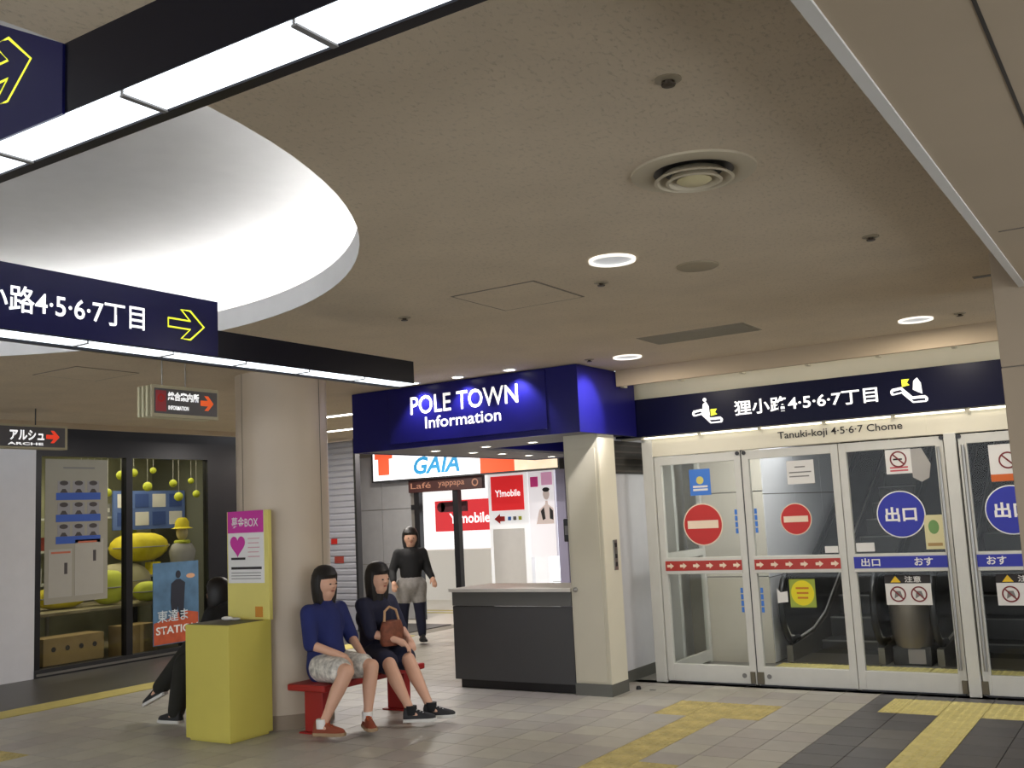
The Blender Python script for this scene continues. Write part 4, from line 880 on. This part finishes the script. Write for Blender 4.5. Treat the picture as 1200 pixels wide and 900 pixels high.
struct('wall_14', G().box(-8.06, -7.9, 13.75, 14.2, 0, 2.8), mat('lilac_wall', (176, 172, 200), .5), 'lilac end wall right of the tall poster')
struct('wall_15', G().box(-7.95, -4.15, 14.0, 14.1, 0, 2.8), M['white_wall'], 'plain wall behind the information booth')
for y in (13.6, 15.6):
    o = thing('passage_light', 'flat ceiling light %s the bright phone shop' % ('at the front of' if y < 14 else 'deep inside'), 'ceiling light', (-10.5, y, 2.78), group='phone shop ceiling lights')
    mk('frame', G().box(-11.8, -9.4, y-.15, y+.15, 2.77, 2.8), M['white'], o); mk('diffuser', G().box(-11.75, -9.45, y-.12, y+.12, 2.762, 2.77), mat('shop_light', (250, 250, 255), emit=6), o)
struct('wall_16', G().box(-4.5, -4.42, 9.3, 14.0, 0, 2.8), M['white_wall'], 'white wall behind the information booth on the right')

# ---------------------------------------------------------------- round pillar, display stand, benches
PXc, PYc, PR = -6.2, 6.12, .372
pl = struct('wall_17', G().lathe([(PR-.004, 0), (PR-.004, HC)], (PXc, PYc, 0), 64), M['base'], 'round beige metal clad pillar in the concourse')
A0 = math.atan2(-PYc, -PXc)
cuts = [A0-1.0, A0-.0+.95, A0+2.2, A0+4.0]
for k in range(4):
    a, b = cuts[k]+.012, (cuts[(k+1) % 4] if k < 3 else cuts[0]+2*PI)-.012
    g = G(); n = 24; vs = []
    for z in (.11, HC-.001):
        for i in range(n+1):
            t = a+(b-a)*i/n; vs.append((PXc+PR*math.cos(t), PYc+PR*math.sin(t), z))
    g.add(vs, [(i, i+1, n+2+i, n+1+i) for i in range(n)]); mk('cladding_panel', g, M['pillar'], pl, True)
mk('skirting', G().lathe([(PR+.004, 0), (PR+.004, .11), (PR-.002, .112)], (PXc, PYc, 0), 64), mat('pillar_skirt', (140, 124, 104), .5), pl, True)

ds = thing('donation_stand', 'yellow box stand with upright board and pink headed notice', 'stand', (-6.2, 5.52, 0))
mk('box', G().box(-6.44, -5.965, 5.31, 5.735, .02, .85).box(-6.42, -5.985, 5.33, 5.715, 0, .02), M['yellow'], ds, bevel=.003)
mk('tray', G().box(-6.43, -5.975, 5.32, 5.66, .851, .853), mat('tray_dark', (74, 72, 60), .5), ds)
bd = mk('board', G().box(-6.40, -5.94, 5.695, 5.732, .85, 1.69), M['yellow_l'], ds, bevel=.002)
F = FY(0, 5.695, 0)
nt_ = mk('notice', G().rect(F, -6.385, -5.985, 1.13, 1.69, 0, .004), M['paper'], ds)
mk('pink_header', G().rect(F, -6.385, -5.985, 1.52, 1.69, .004, .006), M['magenta'], nt_)
text('lettering', '\u52df\u91d1BOX', F, -6.34, -6.04, 1.56, 1.645, M['paper'], nt_, .007, bold=.012)
hp = []
for i in range(32):
    t = 2*PI*i/32; hp.append((-6.275+.0052*16*math.sin(t)**3, 1.425+.0058*(13*math.cos(t)-5*math.cos(2*t)-2*math.cos(3*t)-math.cos(4*t))))
mk('heart_emblem', G().prism(F, hp, .004, .006), M['magenta'], nt_)
mk('caption', G().rect(F, -6.35, -6.19, 1.31, 1.328, .004, .005), M['ink'], nt_); mk('black_bar', G().rect(F, -6.35, -6.01, 1.235, 1.255, .004, .005), M['ink'], nt_)
for k in range(5): mk('small_text', G().rect(F, -6.16, -6.03-.01*(k % 2), 1.47-k*.035, 1.478-k*.035, .004, .005), mat('faint_red', (205, 160, 165)) if k == 0 else bpy.data.materials['faint_red'], nt_)
for k in range(3): mk('small_text', G().rect(F, -6.35, -6.02, 1.205-k*.022, 1.211-k*.022, .004, .005), bpy.data.materials['grey_ink'], nt_)
mk('orange_tag', G().rect(F, -6.09, -6.01, .87, .95, 0, .004), mat('tag_orange', (196, 130, 40)), ds)
o = thing('crumpled_paper', 'crumpled white paper lying on top of yellow stand', 'paper', (-6.28, 5.6, .853))
g = G(); g.ball((-6.30, 5.60, .868), .06, .035, .016, 10, 6); g.ball((-6.23, 5.62, .863), .05, .03, .011, 10, 6); mk('sheet', g, M['paper'], o)

RB = mat('bench_red', (150, 22, 20), .45)
def bench(x0, x1, y0, y1, label):
    b = thing('bench', label, 'bench', ((x0+x1)/2, (y0+y1)/2, 0))
    mk('seat', G().box(x0, x1, y0, y1, .32, .37), RB, b, bevel=.012)
    for y in (y0+.12, y1-.12): mk('leg', G().box(x0+.1, x1-.1, y-.04, y+.04, .012, .325), RB, b, bevel=.006); mk('foot', G().box(x0+.06, x1-.06, y-.06, y+.06, 0, .012), RB, b)
    return b
bench(-5.815, -5.43, 5.74, 6.95, 'red bench right of the round pillar with two people seated')
bench(-6.98, -6.59, 5.85, 6.75, 'red bench left of the round pillar behind yellow stand')

# ---------------------------------------------------------------- people
SKIN = mat('skin', (206, 160, 134), .55, noise=.04, nscale=6); HAIR = mat('hair_black', (20, 16, 15), .5); EYE = mat('eye_dark', (24, 18, 16), .3); LIP = mat('lips', (160, 84, 76), .5)
def skin_mesh(name, V, E, root, m, parent, vox=.012):
    """joints V [(pos, radius)] joined by tapered limbs E, fused by voxel remeshing into one continuous surface"""
    o0 = org(parent); g = G()
    rad = lambda r: max(r) if isinstance(r, tuple) else r
    for p, r in V:
        r = rad(r); g.ball(Vector(p)-o0, r, r, r, 14, 10)
    for a, b in E:
        pa, pb = Vector(V[a][0])-o0, Vector(V[b][0])-o0
        if (pb-pa).length > 1e-4: g.tube([pa, lerp(pa, pb, .5), pb], [rad(V[a][1]), (rad(V[a][1])+rad(V[b][1]))/2, rad(V[b][1])], 14)
    me = bpy.data.meshes.new(name); me.from_pydata(g.v, [], g.f)
    bm = bmesh.new(); bm.from_mesh(me); bmesh.ops.recalc_face_normals(bm, faces=bm.faces); bm.to_mesh(me); bm.free()
    ob = bpy.data.objects.new(name, me); COL.objects.link(ob)
    rm = ob.modifiers.new('remesh', 'REMESH'); rm.mode = 'VOXEL'; rm.voxel_size = vox; rm.use_smooth_shade = True
    sm = ob.modifiers.new('smooth', 'SMOOTH'); sm.factor = .5; sm.iterations = 5 if vox < .01 else 9
    dg = bpy.context.evaluated_depsgraph_get(); m2 = bpy.data.meshes.new_from_object(ob.evaluated_get(dg))
    bpy.data.objects.remove(ob); m2.materials.clear(); m2.materials.append(m)
    for p in m2.polygons: p.use_smooth = True
    o = bpy.data.objects.new(name, m2); COL.objects.link(o); o.parent = parent; return o
def lerp(a, b, t): return Vector(a)*(1-t)+Vector(b)*t
def person(label, J, fwd, cfg, group=None):
    """J: joints; fwd: facing (unit horizontal); builds one body + clothes, hair, shoes"""
    f = Vector(fwd).normalized(); up = Vector((0, 0, 1)); side = up.cross(f).normalized()     # side = person's left
    root = thing('person', label, 'person', (J['pelvis'][0], J['pelvis'][1], 0))
    V = []; E = []
    def v(p, r, link=None):
        V.append((Vector(p), r)); i = len(V)-1
        if link is not None: E.append((link, i))
        return i
    hf = Vector(cfg.get('head_fwd', fwd)).normalized()
    pel = v(J['pelvis'], .125); wa = v(lerp(J['pelvis'], J['chest'], .5), .115, pel); ch = v(J['chest'], .125, wa)
    nk0 = v(lerp(J['chest'], J['neck'], .75), .065, ch); nk = v(J['neck'], .048, nk0)
    H = Vector(J['head']); hb = v(H+Vector((0, 0, -.055))+hf*.012, .062, nk); hm = v(H, .088, hb); ht = v(H+Vector((0, 0, .065))-hf*.008, .072, hm)
    v(H+hf*.098+Vector((0, 0, -.012)), .010, hm)                                    # nose
    for s in ('L', 'R'):
        a = v(J['sh'+s], .050, ch); b = v(J['el'+s], .038, a); c = v(J['wr'+s], .026, b)
        hd = (Vector(J['wr'+s])-Vector(J['el'+s])).normalized(); hd = (hd+Vector(cfg.get('hand_dir'+s, (0, 0, -.2)))).normalized()
        w = hd.cross(up)
        if w.length < .2: w = hd.cross(f)
        w.normalize(); down = hd.cross(w).normalized()
        if down.z > 0: down = -down
        pa = v(Vector(J['wr'+s])+hd*.045, (.024, .03), c)
        for q, (off, ln) in enumerate(((-.024, .055), (-.008, .066), (.008, .062), (.023, .048))):
            k0 = v(Vector(J['wr'+s])+hd*.075+w*off, .0095, pa); k1 = v(Vector(J['wr'+s])+hd*(.075+ln*.55)+w*off*1.1+down*.012, .0085, k0); v(Vector(J['wr'+s])+hd*(.075+ln*.85)+w*off*1.1+down*.035, .007, k1)
        sg = 1 if w.dot(side) * (1 if s == 'L' else -1) < 0 else -1
        t0 = v(Vector(J['wr'+s])+hd*.035+w*sg*.032+down*.01, .011, c); v(Vector(J['wr'+s])+hd*.07+w*sg*.045+down*.025, .009, t0)
    for s in ('L', 'R'):
        h = v(J['hip'+s], .088, pel); m_ = v(lerp(J['hip'+s], J['kn'+s], .5), .075, h); k = v(J['kn'+s], .055, m_); cf = v(lerp(J['kn'+s], J['an'+s], .35)-f*.008, .055, k); a2 = v(lerp(J['kn'+s], J['an'+s], .75), .036, cf); a = v(J['an'+s], .032, a2)
        v(Vector(J['an'+s])+Vector(J['toe'+s]).normalized()*.09-Vector((0, 0, .03)), .028, a)
    body = skin_mesh('body', V, E, pel, SKIN, root, vox=.0058)
    # face
    hs_ = up.cross(hf).normalized()
    for s in (-1, 1): mk('eye', G().ball(H+hf*.084+hs_*.032*s+Vector((0, 0, .006)), .009, .009, .006, 8, 6), EYE, root, True)
    mk('mouth', G().ball(H+hf*.077+Vector((0, 0, -.048)), .008 if abs(hf.x) > .6 else .02, .02 if abs(hf.x) > .6 else .008, .005, 8, 6), LIP, root, True)
    for s in (-1, 1): mk('ear', G().ball(H+hs_*.088*s-hf*.005, .016, .012, .024, 8, 6), SKIN, root, True)
    # hair: cap of rings open at the face
    g = G(); rings = []; n = 20; L = cfg.get('hair_len', .1)
    for z, r in ((.153, .02), (.145, .05), (.122, .082), (.075, .104), (.02, .112), (-.05, .108), (-.05-L*.5, .10), (-.05-L, .08)):
        ring = []
        for i in range(n):
            t = 2*PI*i/n; c_ = math.cos(t); rr = r
            if c_ > .35 and z < .05: rr = r*(.62 if z > -.06 else .5)
            ring.append(H+hf*(c_*rr-.012)+hs_*(math.sin(t)*rr*.95)+Vector((0, 0, z)))
        rings.append(ring)
    g.loft(rings); mk('hair', g, cfg.get('hair', HAIR), root, True)
    # top garment
    V = []; E = []
    hem = lerp(J['pelvis'], J['chest'], -.05)
    pel = v(hem, cfg.get('hem_r', .15)); wa = v(lerp(J['pelvis'], J['chest'], .45), .14, pel); ch = v(J['chest'], .145, wa); v(lerp(J['chest'], J['neck'], .62), .085, ch)
    for sg_ in (-1, 1): v(lerp(J['chest'], J['pelvis'], .12)+side*.075*sg_, .11, ch)
    for s in ('L', 'R'):
        a = v(J['sh'+s], .068, ch); v(lerp(J['sh'+s], J['el'+s], .5), .062, a); e_ = v(J['el'+s], .056, len(V)-1)
        if cfg.get('sleeve', 1) > .6: v(lerp(J['el'+s], J['wr'+s], .9), .042, e_)
    skin_mesh('top', V, E, 0, cfg['top'], root)
    if cfg.get('pants'):
        V = []; E = []; pel = v(J['pelvis'], .142)
        for s in ('L', 'R'):
            h = v(J['hip'+s], .103, pel); m_ = v(lerp(J['hip'+s], J['kn'+s], .5), .092, h); k = v(J['kn'+s], .075*cfg.get('loose', 1), m_); m3 = v(lerp(J['kn'+s], J['an'+s], .5), .068*cfg.get('loose', 1), k); v(lerp(J['kn'+s], J['an'+s], .92), .056*cfg.get('loose', 1), m3)
        skin_mesh('trousers', V, E, 0, cfg['pants'], root)
    if cfg.get('skirt'):
        V = []; E = []; pel = v(J['pelvis'], .155 if cfg.get('pants') else .13)
        for s in ('L', 'R'):
            h = v(J['hip'+s], .118 if cfg.get('pants') else .112, pel); v(lerp(J['hip'+s], J['kn'+s], cfg.get('skirt_len', .75)), .095, h)
        skin_mesh('skirt', V, E, 0, cfg['skirt'], root)
    for s in ('L', 'R'):
        shoe(root, J['an'+s], Vector(J['toe'+s]), cfg['shoe'], cfg['sole'], cfg.get('lace'), cfg.get('sock'))
    return root
def shoe(root, an, toe, um, sm, lace, sock):
    an = Vector(an); d = toe.normalized(); w = Vector((0, 0, 1)).cross(d)
    if w.length < .1: w = Vector((1, 0, 0))
    w.normalize(); u = d.cross(w).normalized()
    if u.z < 0: u = -u
    o = an-u*.062
    secs = [(-.065, .02, .055, .0), (-.055, .034, .085, .0), (-.01, .037, .088, .0), (.04, .038, .072, .0), (.085, .043, .055, 0), (.13, .042, .042, 0), (.165, .032, .032, 0), (.182, .012, .02, 0)]
    g = G(); gs_ = G(); r1 = []; r2 = []
    for t, hw, hh, z0 in secs:
        r1.append([o+d*t+w*hw*math.cos(a)*(1 if math.sin(a) < .3 else .8)+u*(.02+(hh-.0)*max(0, math.sin(a))**.8) for a in [PI*k/10 for k in range(11)]]+[o+d*t-w*hw*.9+u*.012, o+d*t+w*hw*.9+u*.012])
        r2.append([o+d*t*1.03+w*(hw+.005)*c+u*z for c, z in ((-1, 0), (1, 0), (1, .024), (-1, .024))])
    g.loft(r1); gs_.loft(r2)
    so = mk('shoe', g, um, root, True); mk('sole', gs_, sm, so, bevel=.004)
    if lace: mk('laces', G().tube([o+d*(.03+.012*k)+w*(.018*(-1)**k)+u*(.092-.0045*k*1.15) for k in range(6)], .005, 6), lace, so, True)
    if sock: mk('sock', G().tube([an-u*.01, an+Vector((0, 0, .055))], .041, 14), sock, root, True)

NAVY = mat('navy_cotton', (24, 34, 92), .85, noise=.08); FLORAL = mat('floral_cotton', (190, 186, 178), .85, noise=.45, nscale=28)
BLK = mat('black_cloth', (22, 22, 24), .85); OLIVE = mat('dark_olive_cloth', (34, 33, 26), .85); DNAVY = mat('dark_navy_cloth', (22, 24, 48), .85)
BROWN = mat('brown_suede', (128, 58, 34), .8); GUM = mat('gum_sole', (150, 124, 92), .6); WSOLE = mat('white_sole', (210, 208, 202), .6); BSOLE = mat('black_sole', (26, 26, 28), .6)
person('seated person in navy top and floral skirt with brown shoes on bench',
       dict(pelvis=(-5.64, 6.0, .49), chest=(-5.67, 6.0, .82), neck=(-5.655, 6.0, .97), head=(-5.635, 6.0, 1.09),
            shL=(-5.66, 6.17, .89), elL=(-5.58, 6.22, .66), wrL=(-5.38, 6.10, .57), shR=(-5.66, 5.83, .89), elR=(-5.60, 5.78, .66), wrR=(-5.40, 5.88, .58),
            hipL=(-5.60, 6.09, .475), knL=(-5.245, 6.06, .475), anL=(-5.25, 6.00, .10), toeL=(.75, -.55, 0),
            hipR=(-5.60, 5.91, .475), knR=(-5.25, 5.79, .475), anR=(-5.39, 5.66, .10), toeR=(.92, .25, 0)),
       (1, -.05, 0), dict(top=NAVY, skirt=FLORAL, skirt_len=.7, shoe=BROWN, sole=GUM, lace=mat('orange_lace', (196, 88, 30)), sock=M['paper'], hair_len=.12, hem_r=.165, sleeve=.5))
pc = person('seated person beyond with outstretched crossed calves and black trainers',
       dict(pelvis=(-5.66, 6.62, .49), chest=(-5.66, 6.60, .82), neck=(-5.62, 6.58, .96), head=(-5.585, 6.57, 1.08),
            shL=(-5.65, 6.77, .89), elL=(-5.55, 6.80, .66), wrL=(-5.36, 6.66, .60), shR=(-5.64, 6.43, .89), elR=(-5.53, 6.40, .67), wrR=(-5.33, 6.48, .61),
            hipL=(-5.61, 6.70, .475), knL=(-5.26, 6.52, .46), anL=(-5.00, 6.46, .10), toeL=(.85, .5, 0),
            hipR=(-5.61, 6.53, .475), knR=(-5.30, 6.33, .45), anR=(-5.06, 6.29, .10), toeR=(.85, .5, .0)),
       (1, -.1, 0), dict(top=DNAVY, skirt=DNAVY, skirt_len=.8, shoe=mat('black_trainer', (20, 20, 24), .6), sole=WSOLE, lace=M['paper'], sock=BLK, hair_len=.14, sleeve=.5))
hb_ = thing('handbag', 'brown patterned handbag resting on lap of far seated person', 'bag', (-5.42, 6.52, .56))
mk('bag_body', G().loft([[(-5.42+.07*a*math.cos(t), 6.52+.12*a*math.sin(t), z) for t in [2*PI*i/20 for i in range(20)]] for a, z in ((.9, .57), (1.05, .60), (1.0, .70), (.8, .76))]), mat('bag_brown', (120, 66, 44), .7, noise=.35, nscale=25), hb_, True)
mk('strap', G().tube([(-5.42, 6.43, .76), (-5.43, 6.45, .84), (-5.44, 6.52, .87), (-5.43, 6.59, .84), (-5.42, 6.61, .76)], .01, 8), mat('bag_strap', (190, 150, 110)), hb_, True)
person('seated person in black with crossed legs half hidden behind yellow stand',
       dict(pelvis=(-6.76, 6.12, .50), chest=(-6.88, 6.13, .80), neck=(-6.95, 6.13, .91), head=(-7.02, 6.13, 1.0),
            shL=(-6.90, 5.96, .85), elL=(-6.98, 5.90, .62), wrL=(-7.16, 5.98, .60), shR=(-6.90, 6.30, .85), elR=(-6.98, 6.36, .62), wrR=(-7.18, 6.2, .60),
            hipL=(-6.80, 6.03, .48), knL=(-7.10, 5.85, .46), anL=(-6.99, 5.66, .085), toeL=(-.97, -.1, 0),
            hipR=(-6.80, 6.2, .49), knR=(-7.16, 6.0, .58), anR=(-7.36, 5.78, .24), toeR=(-.86, -.2, -.42)),
       (-1, -.1, 0), dict(top=BLK, pants=OLIVE, loose=1.25, shoe=BSOLE, sole=WSOLE, hair_len=.08, head_fwd=(-1, -.15, -.0)))
person('standing person with black hair, grey tunic and dark leggings in the passage',
       dict(pelvis=(-8.30, 10.4, .76), chest=(-8.30, 10.4, 1.08), neck=(-8.30, 10.4, 1.21), head=(-8.29, 10.4, 1.325),
            shL=(-8.20, 10.52, 1.14), elL=(-8.15, 10.56, .92), wrL=(-8.02, 10.48, .82), shR=(-8.40, 10.28, 1.14), elR=(-8.44, 10.20, .92), wrR=(-8.34, 10.10, .80),
            hipL=(-8.24, 10.46, .73), knL=(-8.23, 10.47, .42), anL=(-8.22, 10.49, .10), toeL=(.7, -.7, 0),
            hipR=(-8.37, 10.34, .73), knR=(-8.38, 10.32, .42), anR=(-8.40, 10.32, .10), toeR=(.5, -.85, 0)),
       (.7, -.7, 0), dict(top=BLK, pants=DNAVY, loose=.95, hem_r=.12, skirt=mat('grey_tunic', (150, 146, 142), .85, noise=.15, nscale=20), skirt_len=.55, shoe=BSOLE, sole=BSOLE, hair_len=.1))
o = thing('floor_stopper', 'small black rubber stub on floor before left door', 'door stop', (-4.11, 8.25, 0))
mk('stub', G().lathe([(.022, 0), (.022, .012), (.016, .03), (.001, .032)], (-4.11, 8.25, 0), 16), M['black'], o, True); mk('plate', G().box(-4.0, -3.95, 8.24, 8.26, 0, .004), M['base'], o)
